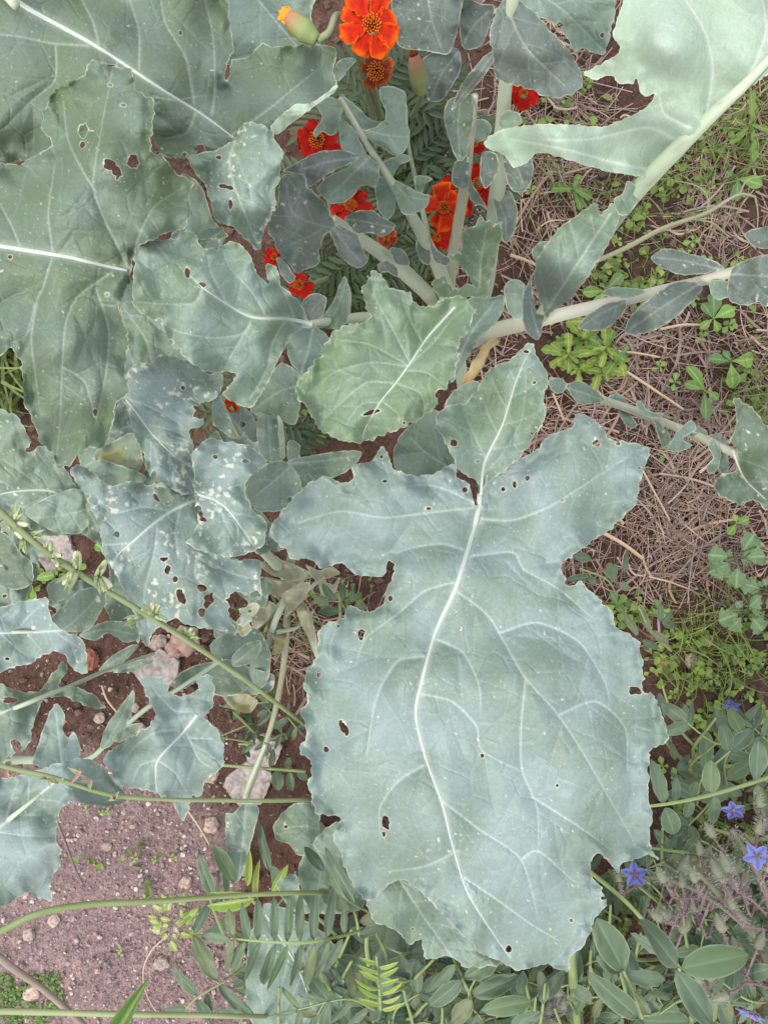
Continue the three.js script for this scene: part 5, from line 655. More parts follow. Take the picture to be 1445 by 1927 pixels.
function marigoldHead(parent, px, py, d, rPx, kind, tilt = [0, 0], n = 6, rot = 0, core = 0.26) {
  const g = sub('flower', parent), R = rPx * d / F, c = at(px, py, d); g.position.copy(c); g.rotation.set(tilt[0], rot, tilt[1]);
  for (let i = 0; i < n; i++) {
    const a = i / n * 6.2832 + rr(-0.2, 0.2), L = R * rr(0.74, 1.1), dir = V(Math.cos(a), rr(-0.12, 0.3), Math.sin(a)), m = mesh('petal', pick(petals[kind]), petalMat, g);
    place(m, dir.clone().multiplyScalar(R * 0.12).setY(rr(-0.002, 0.001)), dir.clone().multiplyScalar(L), V(rr(-0.3, 0.3), 1, rr(-0.3, 0.3)), R * 6.2832 / n * 0.82 * rr(0.85, 1.12));
  }
  const fl = [], N = 46, rc = R * core;
  for (let i = 0; i < N; i++) { const r = rc * Math.sqrt(i / N), a = i * 2.39996, q = floret.clone(), s = rc * 0.15, M = new THREE.Matrix4().compose(V(Math.cos(a) * r, R * 0.02, Math.sin(a) * r), Q(Math.sin(a) * r / rc * 0.6, 0, -Math.cos(a) * r / rc * 0.6), V(s, rc * (0.75 - 0.35 * r / rc) * rr(0.85, 1.2), s)); fl.push(q.applyMatrix4(M)); }
  mesh('flower_centre', mergeGeometries(fl), discMat, g);
  const cal = new THREE.LatheGeometry([[0.02, -1.5], [0.26, -1.35], [0.34, -0.8], [0.3, -0.2], [0.24, 0.02]].map(([x, y]) => new THREE.Vector2(x * R, y * R * 0.8)), 10); mesh('calyx', cal, std([0.16, 0.24, 0.10], 0.6), g);
  return g;
}
const feather = (() => { const out = []; for (let v = 0; v < 3; v++) { const gs = []; const c = [[0.045, 0.085, 0.03], [0.06, 0.105, 0.035], [0.035, 0.07, 0.03]][v]; const lf = sheet({ n: 6, m: 1, w: (t) => 0.5 * Math.pow(Math.sin(Math.PI * clamp(t * 0.97 + 0.02)), 0.7) * (1 - 0.18 * (Math.round(t * 6) % 2)), fold: 0.15, bend: -0.12, colour: () => c }); const dummy = new THREE.Object3D(); for (let i = 0; i < 7; i++) for (const s of [-1, 1]) { const t = 0.12 + i * 0.125, a = s * 0.95; place(dummy, V(0, -0.1 * t * t, t), V(Math.sin(a) * 0.34 * Math.sin(0.5 + t * 2), -0.1 * t * t - 0.03, t + Math.cos(a) * 0.34), V(0, 1, 0), 0.085); dummy.updateMatrix(); gs.push(lf.clone().applyMatrix4(dummy.matrix)); } place(dummy, V(0, -0.09, 0.95), V(0, -0.12, 1.25), V(0, 1, 0), 0.09); dummy.updateMatrix(); gs.push(lf.clone().applyMatrix4(dummy.matrix)); const r = tube([V(0, 0, 0), V(0, -0.03, 0.5), V(0, -0.1, 1)], [0.012, 0.008], 4, 3, () => c); r.deleteAttribute('uv'); gs.push(r); out.push(mergeGeometries(gs)); } return out; })();
function marigold(label, base, leaves) {
  const p = thing('marigold_plant', label, 'marigold');
  for (const [x, y, d, n, spread] of leaves) for (let i = 0; i < n; i++) { const a = i / n * 6.28 + rr(-0.4, 0.4), A = at(x + rr(-20, 20), y + rr(-20, 20), d + rr(-0.04, 0.06)), L = rr(0.05, 0.085) * spread, B = A.clone().add(V(Math.cos(a) * L, rr(-0.02, 0.03), Math.sin(a) * L)); place(mesh('leaf', pick(feather), leafMat, p), A, B, up0(), L); }
  return p;
}
const mStem = (p, rows) => mesh('stem', stalk(rows, 7, stemCol([0.20, 0.26, 0.12], [0.30, 0.30, 0.20])), stemGreen, p);
function marigoldBud(p, x1, y1, d1, x2, y2, d2, rPx, opening) {
  const g = sub('flower_bud', p), A = at(x1, y1, d1), B = at(x2, y2, d2), r = rPx * d1 / F, M = A.clone().lerp(B, 0.35), N2 = A.clone().lerp(B, 0.7);
  mesh('calyx', tube([A, M, N2, A.clone().lerp(B, 0.92)], [r * 0.5, r * 1.0, r * 0.92, r * 0.55], 10, 5, (t, s) => { const q = 0.5 + 0.5 * Math.sin(s * 31.4), w = sst(0.3, 0.95, t); return [lerp(0.20, 0.34, w) + 0.05 * q, lerp(0.27, 0.15, w) + 0.05 * q, lerp(0.11, 0.10, w)]; }), stemGreen, g);
  const n = opening ? 9 : 5; for (let i = 0; i < n; i++) { const a = i / n * 6.28, off = V(Math.cos(a), 0.6, Math.sin(a)).multiplyScalar(r * (opening ? 0.5 : 0.25)); place(mesh('petal', pick(petals[opening ? 'orange' : 'wilt']), opening ? std([0.75, 0.30, 0.01], 0.6) : petalMat, g), N2.clone().addScaledVector(off, 0.5), B.clone().add(off), up0(), r * 0.55); }
}
{
  const m1 = marigold('marigold holding an orange flower and a bud above the kale leaves', 0, [[690, 180, 0.95, 9, 1.1], [760, 130, 0.93, 8, 1]]);
  mStem(m1, [[720, 330, 1.14, 6], [715, 220, 0.9, 6], [690, 110, 0.7, 6], [699, 60, 0.585, 5]]);
  mStem(m1, [[720, 330, 1.12, 6], [690, 170, 0.8, 6], [650, 50, 0.62, 6], [632, 30, 0.58, 7], [618, 62, 0.57, 7], [597, 76, 0.57, 7]]);
  mStem(m1, [[715, 240, 0.95, 5], [740, 200, 0.85, 5], [714, 140, 0.66, 5]]);
  mStem(m1, [[770, 230, 1.0, 5], [790, 190, 0.82, 5], [796, 172, 0.75, 5]]);
  marigoldHead(m1, 699, 46, 0.565, 66, 'orange', [0.1, 0.0], 8, 0.35, 0.24);
  marigoldHead(m1, 708, 133, 0.64, 36, 'wilt', [0.5, 0.3], 7, 0.5, 0.4);
  marigoldBud(m1, 596, 76, 0.57, 536, 26, 0.565, 22, true);
  marigoldBud(m1, 793, 178, 0.75, 778, 100, 0.72, 17, false);
  const m2 = marigold('marigold with deep red flowers half hidden by kale stems', 0, [[610, 330, 0.98, 7, 1], [700, 460, 1.0, 9, 1.05], [640, 520, 1.0, 9, 1.0], [620, 560, 1.02, 7, 1]]);
  mStem(m2, [[650, 500, 1.14, 6], [620, 380, 0.95, 5], [600, 270, 0.83, 5]]); mStem(m2, [[650, 500, 1.14, 6], [655, 440, 0.95, 5], [662, 390, 0.86, 5]]); mStem(m2, [[650, 510, 1.12, 5], [600, 530, 0.95, 5], [566, 540, 0.86, 4]]);
  marigoldHead(m2, 598, 262, 0.80, 46, 'red', [0.3, 0.3], 7, 0.2, 0.3);
  marigoldHead(m2, 660, 388, 0.84, 42, 'red', [-0.35, 0.1], 6, 0.9, 0.26);
  marigoldHead(m2, 563, 536, 0.84, 26, 'red', [0.1, 0.2], 7, 0.1, 0.34);
  marigoldHead(m2, 516, 483, 0.82, 20, 'red', [0.2, -0.2], 6, 0.4, 0.3);
  marigoldHead(m2, 728, 445, 0.96, 22, 'wilt', [0.3, 0.3], 6, 0.4, 0.3);
  const m3 = marigold('marigold with bright red flowers around the slim pale kale stem', 0, [[800, 220, 0.98, 10, 1.15], [790, 300, 1.0, 10, 1.15], [770, 420, 1.02, 8, 1.1], [850, 330, 1.02, 7, 1]]);
  mStem(m3, [[830, 480, 1.14, 6], [835, 430, 0.98, 5], [836, 390, 0.90, 5]]); mStem(m3, [[830, 480, 1.14, 6], [890, 380, 0.95, 5], [905, 335, 0.88, 4]]); mStem(m3, [[830, 470, 1.12, 6], [950, 250, 0.9, 4], [985, 180, 0.78, 4]]);
  marigoldHead(m3, 836, 390, 0.885, 44, 'orange', [0.15, 0.1], 6, 0.9, 0.24);
  marigoldHead(m3, 862, 368, 0.92, 40, 'red', [0.3, -0.4], 6, 0.2, 0.25);
  marigoldHead(m3, 900, 345, 0.90, 40, 'red', [0.4, 0.5], 6, 0.2, 0.25);
  marigoldHead(m3, 984, 176, 0.78, 34, 'red', [0.2, 0.4], 6, 0.4, 0.2);
  marigoldHead(m3, 823, 445, 0.98, 26, 'red', [0.3, 0.4], 6, 0.4, 0.3);
  marigoldHead(m3, 893, 268, 0.92, 24, 'red', [0.5, 0.4], 6, 0.4, 0.3);
  const m4 = marigold('low marigold seen through a gap between eaten kale leaves', 0, [[450, 780, 1.0, 8, 1], [520, 840, 1.02, 6, 1]]); mStem(m4, [[460, 830, 1.14, 5], [450, 790, 0.95, 5], [436, 768, 0.85, 4]]);
  marigoldHead(m4, 434, 764, 0.86, 15, 'orange', [0.2, 0.3], 6, 0.4, 0.3);
}

// ---------------------------------------------------------------- borage
const hairMat = std([0.55, 0.53, 0.52], 0.6), boragePurple = stemCol([0.15, 0.07, 0.10], [0.21, 0.14, 0.15]), borageGreen = stemCol([0.16, 0.19, 0.11], [0.17, 0.13, 0.12]);
function hairs(curve, rad, n, len) { const out = [], c = new THREE.ConeGeometry(0.00019, 1, 3, 1, true); for (let i = 0; i < n; i++) { const t = rnd(), p = curve.getPoint(t), tg = curve.getTangent(t), a = V(rr(-1, 1), rr(-1, 1), rr(-1, 1)).cross(tg).normalize().addScaledVector(tg, rr(-0.2, 0.5)).normalize(), l = len * rr(0.6, 1.2); out.push(c.clone().applyMatrix4(new THREE.Matrix4().compose(p.addScaledVector(a, rad * 0.9 + l / 2), new THREE.Quaternion().setFromUnitVectors(V(0, 1, 0), a), V(1, l, 1)))); } return mergeGeometries(out); }
function hairy(name, parent, rows, colour, n = 60, len = 0.0035) { const g = mesh(name, stalk(rows, 7, colour), stemGreen, parent), c = new THREE.CatmullRomCurve3(rows.map((r) => at(r[0], r[1], r[2]))); const h = mesh('hairs', hairs(c, rows[0][3] * rows[0][2] / F, n, len), hairMat, g); h.userData.kind = 'stuff'; return g; }
const bluePetal = sheet({ n: 8, m: 3, w: (t) => 0.5 * Math.pow(Math.sin(Math.PI * Math.pow(clamp(t), 0.8)), 0.8) + 0.005, fold: 0.25, bend: 0.05, ruffle: 0.05, colour: (t, u) => Math.abs(u) < 0.1 ? [0.09, 0.08, 0.42] : [0.11 + 0.1 * Math.abs(u) + 0.1 * noise(u * 5, t * 7), 0.15 + 0.1 * Math.abs(u), 0.58 - 0.1 * t] });
const sepalGeo = sheet({ n: 5, m: 1, w: (t) => 0.5 * (1 - t) + 0.02, fold: 0.2, bend: 0, colour: (t) => [0.22, 0.10 + 0.08 * (1 - t), 0.14] });
function borageFlower(p, px, py, d, r, tilt, rot) {
  const g = sub('flower', p), R = r * d / F; g.position.copy(at(px, py, d)); g.rotation.set(tilt[0], rot, tilt[1]);
  for (let i = 0; i < 5; i++) { const a = i * 1.2566, e = V(Math.cos(a), 0.12, Math.sin(a)); place(mesh('petal', bluePetal, petalBlue, g), e.clone().multiplyScalar(R * 0.08), e.clone().multiplyScalar(R), V(0, 1, 0), R * 0.62); const b = a + 0.628, f = V(Math.cos(b), -0.03, Math.sin(b)); place(mesh('sepal', sepalGeo, sepalMat, g), V(0, 0.001, 0), f.multiplyScalar(R * 0.92), V(0, 1, 0), R * 0.2); }
  mesh('flower_centre', mergeGeometries([new THREE.ConeGeometry(R * 0.15, R * 0.4, 8).translate(0, R * 0.2, 0).toNonIndexed(), new THREE.TorusGeometry(R * 0.17, R * 0.06, 5, 10).rotateX(1.57).toNonIndexed()]), std([0.30, 0.14, 0.22], 0.5), g);
}
const petalBlue = vcol(0.6, { transmission: 0.2, thickness: 0 });
function borageBud(p, rows, len) { // pedicel rows, then a hairy bud at its end
  const g = sub('flower_bud', p); hairy('pedicel', g, rows, boragePurple, 40, 0.003);
  const e = rows[rows.length - 1], q = rows[rows.length - 2], a = Math.atan2(e[1] - q[1], e[0] - q[0]), A = at(e[0], e[1], e[2]), B = at(e[0] + Math.cos(a) * len, e[1] + Math.sin(a) * len, e[2] + 0.004), r = len * 0.27 * e[2] / F, M = A.clone().lerp(B, 0.45);
  const c = new THREE.CatmullRomCurve3([A, M, B]);
  mesh('calyx', tube([A, A.clone().lerp(B, 0.3), A.clone().lerp(B, 0.65), B], [r * 0.6, r, r * 0.8, r * 0.15], 10, 4, (t, s) => Math.sin(s * 31.4) > 0.2 ? [0.17, 0.06, 0.12] : [0.19, 0.21, 0.14], 1, 0.12), stemGreen, g);
  mesh('hairs', hairs(c, r * 0.8, 45, 0.005), hairMat, g).userData.kind = 'stuff';
}
{
  const b = thing('borage_plant', 'bristly borage with purple drooping buds and blue star flowers', 'borage');
  hairy('stem', b, [[1480, 1900, 1.1, 10], [1420, 1760, 0.9, 9], [1360, 1690, 0.82, 7], [1310, 1640, 0.80, 5]], borageGreen, 260, 0.005);
  hairy('stem', b, [[1470, 1800, 1.0, 9], [1440, 1680, 0.86, 7], [1400, 1600, 0.80, 6], [1375, 1560, 0.79, 5]], borageGreen, 260, 0.005);
  hairy('stem', b, [[1430, 1770, 0.9, 6], [1350, 1700, 0.84, 5], [1270, 1660, 0.80, 4], [1210, 1650, 0.80, 3]], borageGreen, 200, 0.0045);
  borageFlower(b, 1194, 1646, 0.79, 25, [-0.5, 0.4], 0.3); borageFlower(b, 1424, 1610, 0.77, 28, [-0.5, 0.7], 0.9); borageFlower(b, 1380, 1528, 0.79, 23, [-1.1, 0.3], 0.2); borageFlower(b, 1412, 1905, 0.80, 30, [0.7, 0.5], 0.5); borageFlower(b, 1450, 1918, 0.82, 28, [0.3, -0.6], 0.1);
  const more = []; for (let i = 0; i < 20; i++) { const x = rr(1260, 1450), y = rr(1600, 1760) + (i % 5 === 0 ? 110 : 0), s = rnd() < 0.5 ? -1 : 1; more.push([x + s * 30, y + 25, x + s * 22, y + 50, x, y, rr(0.79, 0.9), rr(36, 50)]); }
  for (const [x, y, cx, cy, ex, ey, d, l] of [...more, [1375, 1570, 1362, 1600, 1342, 1575, 0.79, 34], [1385, 1560, 1418, 1590, 1424, 1570, 0.78, 30], [1400, 1640, 1390, 1680, 1370, 1640, 0.77, 42], [1410, 1660, 1380, 1690, 1355, 1650, 0.79, 40], [1310, 1690, 1270, 1690, 1250, 1660, 0.77, 34], [1300, 1690, 1290, 1720, 1262, 1722, 0.79, 36], [1290, 1700, 1276, 1740, 1246, 1730, 0.76, 36], [1315, 1720, 1322, 1690, 1308, 1660, 0.78, 32], [1445, 1700, 1430, 1660, 1440, 1640, 0.78, 34], [1300, 1670, 1290, 1700, 1284, 1670, 0.8, 30], [1420, 1600, 1440, 1630, 1450, 1600, 0.76, 34], [1215, 1660, 1170, 1680, 1166, 1660, 0.8, 22], [1440, 1720, 1410, 1690, 1385, 1670, 0.80, 36], [1360, 1700, 1366, 1680, 1360, 1662, 0.79, 30], [1435, 1570, 1436, 1540, 1430, 1520, 0.80, 28], [1450, 1860, 1400, 1850, 1370, 1870, 0.84, 34], [1330, 1900, 1340, 1870, 1320, 1850, 0.86, 30], [1440, 1750, 1400, 1740, 1380, 1710, 0.81, 36], [1345, 1640, 1325, 1635, 1318, 1610, 0.82, 30]]) borageBud(b, [[x, y, d + 0.02, 2.4], [cx, cy, d + 0.008, 2.4], [(cx + ex) / 2, (cy + ey) / 2 + 4, d, 2.4], [ex, ey, d, 2.6]], l);
  const c = thing('borage_plant', 'small borage with a single blue flower among ground weeds', 'borage'); hairy('stem', c, [[1390, 1400, 1.14, 4], [1385, 1360, 1.08, 3.5], [1378, 1330, 1.04, 3]], borageGreen, 70, 0.003); borageFlower(c, 1376, 1325, 1.03, 19, [0.5, 0.4], 0.7);
  const e = thing('borage_plant', 'borage shoot with drying purple buds under the tip of the huge leaf', 'borage'); hairy('stem', e, [[1010, 1960, 1.14, 5], [1035, 1900, 0.95, 4], [1040, 1870, 0.9, 3]], boragePurple, 90, 0.004);
  for (const [x, y] of [[1020, 1880], [1050, 1875], [1060, 1900], [1030, 1910]]) borageBud(e, [[1040, 1915, 0.93, 2.5], [(x + 1040) / 2, (y + 1905) / 2 + 8, 0.91, 2.5], [x, y + 6, 0.9, 2.5], [x, y, 0.9, 2.5]], 26);
}

// ---------------------------------------------------------------- tall stalks leaning across
{
  const SC = stemCol([0.15, 0.20, 0.085], [0.22, 0.27, 0.13]);
  const budGeo = new THREE.LatheGeometry([[0.02, 0], [0.3, 0.1], [0.42, 0.45], [0.3, 0.85], [0.12, 1.0]].map(([x, y]) => new THREE.Vector2(x, y)), 8), budMat = std([0.36, 0.43, 0.24], 0.6), budDark = std([0.52, 0.55, 0.38], 0.6);
  const bractGeo = sheet({ n: 5, m: 1, w: (t) => 0.5 * (1 - t * t) + 0.02, fold: 0.3, bend: 0.15, colour: (t, u) => [0.34, 0.40, 0.22] });
  const budSet = (p, x, y, d, n, size) => { const g = sub('bud_cluster', p); for (let i = 0; i < n; i++) { const a = rr(0, 6.28), A = at(x, y, d), B = A.clone().add(V(Math.cos(a), rr(0.1, 0.6), Math.sin(a)).normalize().multiplyScalar(size * rr(0.8, 1.15))); const m = mesh('bud', budGeo, pick([budMat, budDark]), g); m.position.copy(A); m.quaternion.setFromUnitVectors(V(0, 1, 0), B.clone().sub(A).normalize()); m.scale.set(size * 0.5, size, size * 0.5); for (let k = 0; k < 3; k++) place(mesh('bract', bractGeo, sepalMat, g), A, B.clone().add(V(rr(-1, 1), rr(-0.3, 1), rr(-1, 1)).multiplyScalar(size * 0.35)), up0(), size * 0.28); } };
  const a = thing('flower_stalk', 'green stalk carrying clusters of pale buds, slanting across the eaten leaf', 'stalk');
  mesh('stem', stalk([[-60, 905, 0.54, 7], [0, 962, 0.545, 6.5], [70, 1025, 0.55, 6.5], [150, 1080, 0.56, 6], [290, 1165, 0.575, 5.5], [420, 1250, 0.60, 5], [500, 1308, 0.62, 4.5], [585, 1372, 0.66, 4], [650, 1420, 0.9, 5], [660, 1430, 1.14, 5]], 10, SC), stemGreen, a);
  budSet(a, 48, 1010, 0.553, 3, 0.012); budSet(a, 95, 1045, 0.555, 3, 0.011); budSet(a, 145, 1072, 0.56, 4, 0.013); budSet(a, 185, 1085, 0.562, 4, 0.013); budSet(a, 290, 1158, 0.575, 5, 0.010); budSet(a, 268, 1160, 0.575, 3, 0.010); budSet(a, 350, 1200, 0.59, 4, 0.009); budSet(a, 25, 985, 0.55, 3, 0.012);
  const b = thing('flower_stalk', 'thin green stalk with reddish withered florets over the path leaf', 'stalk');
  mesh('stem', stalk([[-60, 1415, 0.56, 5], [0, 1440, 0.565, 5], [100, 1463, 0.57, 5], [210, 1496, 0.575, 4.5], [300, 1504, 0.58, 4], [400, 1506, 0.59, 4], [500, 1507, 0.605, 4], [595, 1505, 0.64, 4], [680, 1508, 0.9, 4], [690, 1510, 1.14, 4]], 8, SC), stemGreen, b);
  const redBud = std([0.48, 0.26, 0.24], 0.7);
  for (const [x, y] of [[20, 1436], [40, 1440], [95, 1462], [110, 1470], [150, 1455], [170, 1470], [215, 1502], [10, 1445]]) { const g = sub('withered_floret', b), A = at(x, y, 0.572); for (let k = 0; k < 5; k++) place(mesh('bract', bractGeo, k % 2 ? redBud : sepalMat, g), A, A.clone().add(V(rr(-1, 1), rr(0, 1), rr(-1, 1)).multiplyScalar(0.007)), up0(), 0.003); }
  tagTop(mesh('arching_stalk', stalk([[-70, 1780, 0.56, 7], [0, 1753, 0.565, 7], [70, 1720, 0.57, 6.5], [150, 1704, 0.58, 6], [300, 1696, 0.60, 5], [430, 1686, 0.625, 4.5], [565, 1680, 0.66, 4], [640, 1690, 0.9, 5], [650, 1700, 1.14, 5]], 10, stemCol([0.17, 0.22, 0.08], [0.23, 0.28, 0.12])), stemGreen, scene), 'bare smooth green stalk arching over the gravel', 'stalk');
  tagTop(mesh('straight_stalk', stalk([[-60, 1902, 0.75, 6], [60, 1904, 0.76, 6], [200, 1908, 0.77, 5.5], [330, 1910, 0.79, 5], [450, 1912, 0.82, 4.5], [520, 1914, 1.14, 4]], 8, stemCol([0.24, 0.30, 0.13], [0.33, 0.38, 0.20])), stemGreen, scene), 'pale straight stalk lying along the path bottom', 'stalk');
  tagTop(mesh('dry_twig', stalk([[-40, 1770, 0.84, 7], [20, 1818, 0.86, 7], [80, 1860, 0.9, 6], [140, 1912, 0.93, 6], [190, 1960, 0.96, 5]], 8, stemCol([0.26, 0.20, 0.16], [0.36, 0.29, 0.24])), stemGreen, scene), 'brown dry twig over mossy gravel', 'twig');
  tagTop(mesh('thin_twig', stalk([[110, 1550, 1.11, 3], [125, 1590, 1.11, 3], [140, 1630, 1.115, 2.5], [160, 1670, 1.13, 2]], 6, stemCol([0.14, 0.11, 0.11], [0.20, 0.16, 0.15])), stemGreen, scene), 'thin dark twig on the gravel beside the smooth leaf', 'twig');
  tagTop(mesh('dry_grass_stem', stalk([[310, 1765, 1.12, 1.6], [285, 1790, 1.12, 1.6], [270, 1830, 1.13, 1.6], [276, 1870, 1.13, 1.4], [298, 1910, 1.135, 1.4]], 5, stemCol([0.42, 0.32, 0.24], [0.5, 0.4, 0.3])), stemGreen, scene), 'hair thin dry stem curling on the gravel', 'dry stem');
  const bl = sheet({ n: 10, m: 3, w: (t) => 0.5 * Math.pow(Math.sin(Math.PI * clamp(0.25 + 0.75 * t)), 0.8) + 0.01, fold: 0.4, bend: -0.1, colour: green([0.12, 0.23, 0.05], [0.2, 0.3, 0.1], [0.2, 0.3, 0.1]) });
  const gb = mesh('broad_grass_blade', bl, leafMat, scene); place(gb, at(218, 1950, 0.7), at(270, 1855, 0.66), V(-0.3, 1, 0.2), 36 * 0.68 / F); tagTop(gb, 'broad pointed green blade poking over the path edge', 'grass blade');
}

// ---------------------------------------------------------------- ground weeds
const wedge = (c, w, o = {}) => sheet({ n: o.n ?? 10, m: o.m ?? 4, w, fold: o.fold ?? 0.2, bend: o.bend ?? -0.2, ruffle: o.ruffle ?? 0.06, colour: green(c, c.map((q) => q * 1.5 + 0.03), c.map((q) => q * 1.15)) });
const lobed = (t) => (0.1 + 0.42 * Math.pow(t, 0.8)) * Math.sqrt(Math.max(0.02, 1 - Math.pow(t, 5))) * (0.8 + 0.3 * Math.abs(Math.sin(t * 9)));
const spoon = (t) => 0.03 + 0.45 * Math.pow(Math.sin(Math.PI * Math.pow(clamp(t, 0, 0.99), 2.0)), 0.75);
const lettuceG = [wedge([0.19, 0.29, 0.045], lobed, { n: 16, ruffle: 0.12 }), wedge([0.23, 0.32, 0.05], lobed, { n: 16, ruffle: 0.14 }), wedge([0.13, 0.22, 0.04], lobed, { n: 16, ruffle: 0.1 })];
const seedG = [wedge([0.15, 0.27, 0.05], spoon), wedge([0.20, 0.33, 0.07], spoon), wedge([0.11, 0.20, 0.06], spoon)];
function rosette(name, label, category, group, px, py, rPx, n, geos, wf, d = H - 0.03, lift = 0.3) {
  const p = thing(name, label, category, group), R = rPx * H / F, C = at(px, py, d), G = V(C.x, soilH(C.x, C.z), C.z);
  mesh('stem', tube([G.clone().add(V(0, -0.004, 0)), C.clone()], [0.0016, 0.0012], 5, 3, () => [0.22, 0.30, 0.12]), stemGreen, p);
  for (let i = 0; i < n; i++) { const a = i / n * 6.2832 + rr(-0.6, 0.6), L = R * rr(0.4, 1.15); place(mesh('leaf', pick(geos), leafMat, p), C.clone().add(V(0, rr(-0.004, 0.004), 0)), C.clone().add(V(Math.cos(a) * L, L * rr(-0.15, lift), Math.sin(a) * L)), up0(), L * wf); }
  return p;
}
for (const [x, y, r] of [[1068, 668, 44], [1100, 640, 46], [1140, 655, 48], [1088, 695, 40], [1130, 690, 42], [1165, 672, 34], [1110, 600, 34]]) rosette('lettuce_seedling', 'yellow green frilly lettuce seedling in the clump under the sideways kale stem', 'lettuce', 'clump of lettuce seedlings', x, y, r, 9, lettuceG, 0.5, H - rr(0.03, 0.07), 0.3);
rosette('lettuce_seedling', 'lobed green weed in the corner beyond the pale curled leaf', 'weed', undefined, 1410, 235, 56, 7, [lettuceG[2]], 0.34, H - 0.05);
rosette('lettuce_seedling', 'small green lettuce sprout under the curled pale leaf', 'lettuce', undefined, 1078, 355, 36, 4, [lettuceG[2]], 0.6);
const butter = wedge([0.15, 0.24, 0.11], (t) => (0.02 + 0.62 * Math.pow(clamp((t - 0.35) / 0.65), 0.6)) * Math.sqrt(Math.max(0.02, 1 - Math.pow(t, 8))) * (0.72 + 0.4 * Math.abs(Math.sin(t * 14))), { n: 16, m: 5, ruffle: 0.15 });
for (const [x, y, r, w] of [[1385, 1050, 52, 'beside the straw'], [1402, 1150, 44, 'growing out of the grass'], [1440, 1110, 40, 'at the grass edge']]) rosette('buttercup_rosette', 'rosette of deeply cut matt green leaves ' + w, 'weed', undefined, x, y, r, 9, [butter], 0.75, H - 0.05);
for (const [x, y, r, n, k, l] of [[1340, 600, 45, 5, 1, 'round leaved seedling with bright cotyledons on bare soil'], [1325, 735, 48, 4, 2, 'weed seedling with one broad notched leaf by the thin kale stem'], [1375, 680, 44, 4, 1, 'upright pale seedling near the right kale'], [1385, 335, 42, 3, 2, 'seedling with a single broad oval leaf beyond the dry stalk'], [1385, 985, 42, 3, 0, 'dark green glossy seedling under the tattered leaf'], [1140, 545, 40, 6, 1, 'feathery seedling behind the sideways stem'], [60, 1090, 44, 5, 0, 'bright green seedling below the flower stalk'], [205, 1040, 36, 4, 0, 'dull green seedling by the grey stone'], [1245, 1150, 30, 4, 1, 'yellow green seedling among grass'], [1160, 1140, 26, 5, 1, 'pale clover like seedling beside the huge leaf']])
  rosette('seedling', l, 'seedling', undefined, x, y, r, n, [seedG[k], seedG[(k + 1) % 3]], rr(0.42, 0.7));
{ // tiny seedlings, all alike
  const tiny = rosette('tiny_seedling', 'tiny two to four leaved seedling on the soil', 'seedling', 'tiny seedlings', 1240, 690, 16, 4, seedG, 0.7, H - 0.012);
  const base = at(1240, 690, H);
  const spots = [[1190, 690], [1265, 715], [1215, 780], [1420, 640], [1440, 665], [1300, 560], [1280, 480], [1240, 300], [1200, 320], [1055, 640], [1330, 500], [1000, 360], [1260, 550], [1160, 460], [255, 1615], [330, 1615], [290, 1620], [195, 1530], [205, 1523], [275, 1685], [225, 1790], [163, 1520], [1240, 860], [1310, 1350], [1345, 1380], [1290, 1300], [1330, 1270], [1400, 1260], [1265, 1300], [1120, 1160], [1150, 1175], [1360, 240], [1050, 210], [1010, 175], [1180, 250], [560, 830], [600, 820], [1310, 640], [1360, 620], [1290, 460], [1100, 440], [1240, 1430], [1265, 1450]];
  for (const [x, y] of spots) { const t = tiny.clone(); t.name = numbered('tiny_seedling'); t.userData = { ...tiny.userData }; const p = at(x, y, H), s = (x < 400 ? 0.55 : 1) * rr(0.7, 1.15), a = rr(0, 6); t.scale.setScalar(s); t.rotation.y = a; t.position.set(p.x, 0, p.z).sub(V(base.x, 0, base.z).multiplyScalar(s).applyAxisAngle(V(0, 1, 0), a)); t.position.y = soilH(p.x, p.z) * (1 - s); scene.add(t); }
}
{ // cluster of seed heads on the gravel
  const p = thing('groundsel_sprig', 'clump of small yellow green rounded leaves sitting on the gravel path', 'weed'); const c = at(330, 1735, 1.06);
  mesh('stem', tube([at(335, 1740, 1.145), at(332, 1738, 1.1), c], [0.002, 0.0016, 0.001], 5, 3, () => [0.25, 0.32, 0.12]), stemGreen, p);
  const g1 = wedge([0.28, 0.38, 0.10], oval, { bend: -0.35 }), g2 = wedge([0.38, 0.40, 0.20], oval, { bend: -0.4 });
  for (let i = 0; i < 44; i++) { const a = rr(0, 6.28), r = 0.026 * Math.sqrt(rnd()), A = c.clone().add(V(Math.cos(a) * r, 0.006 - r * 0.4 + rr(-0.01, 0.006), Math.sin(a) * r)), b = a + rr(-0.8, 0.8), L = rr(0.008, 0.015); place(mesh('leaf', rnd() < 0.7 ? g1 : g2, leafMat, p), A, A.clone().add(V(Math.cos(b) * L, rr(-0.3, 0.5) * L, Math.sin(b) * L)), up0(), L * 0.62); }
}
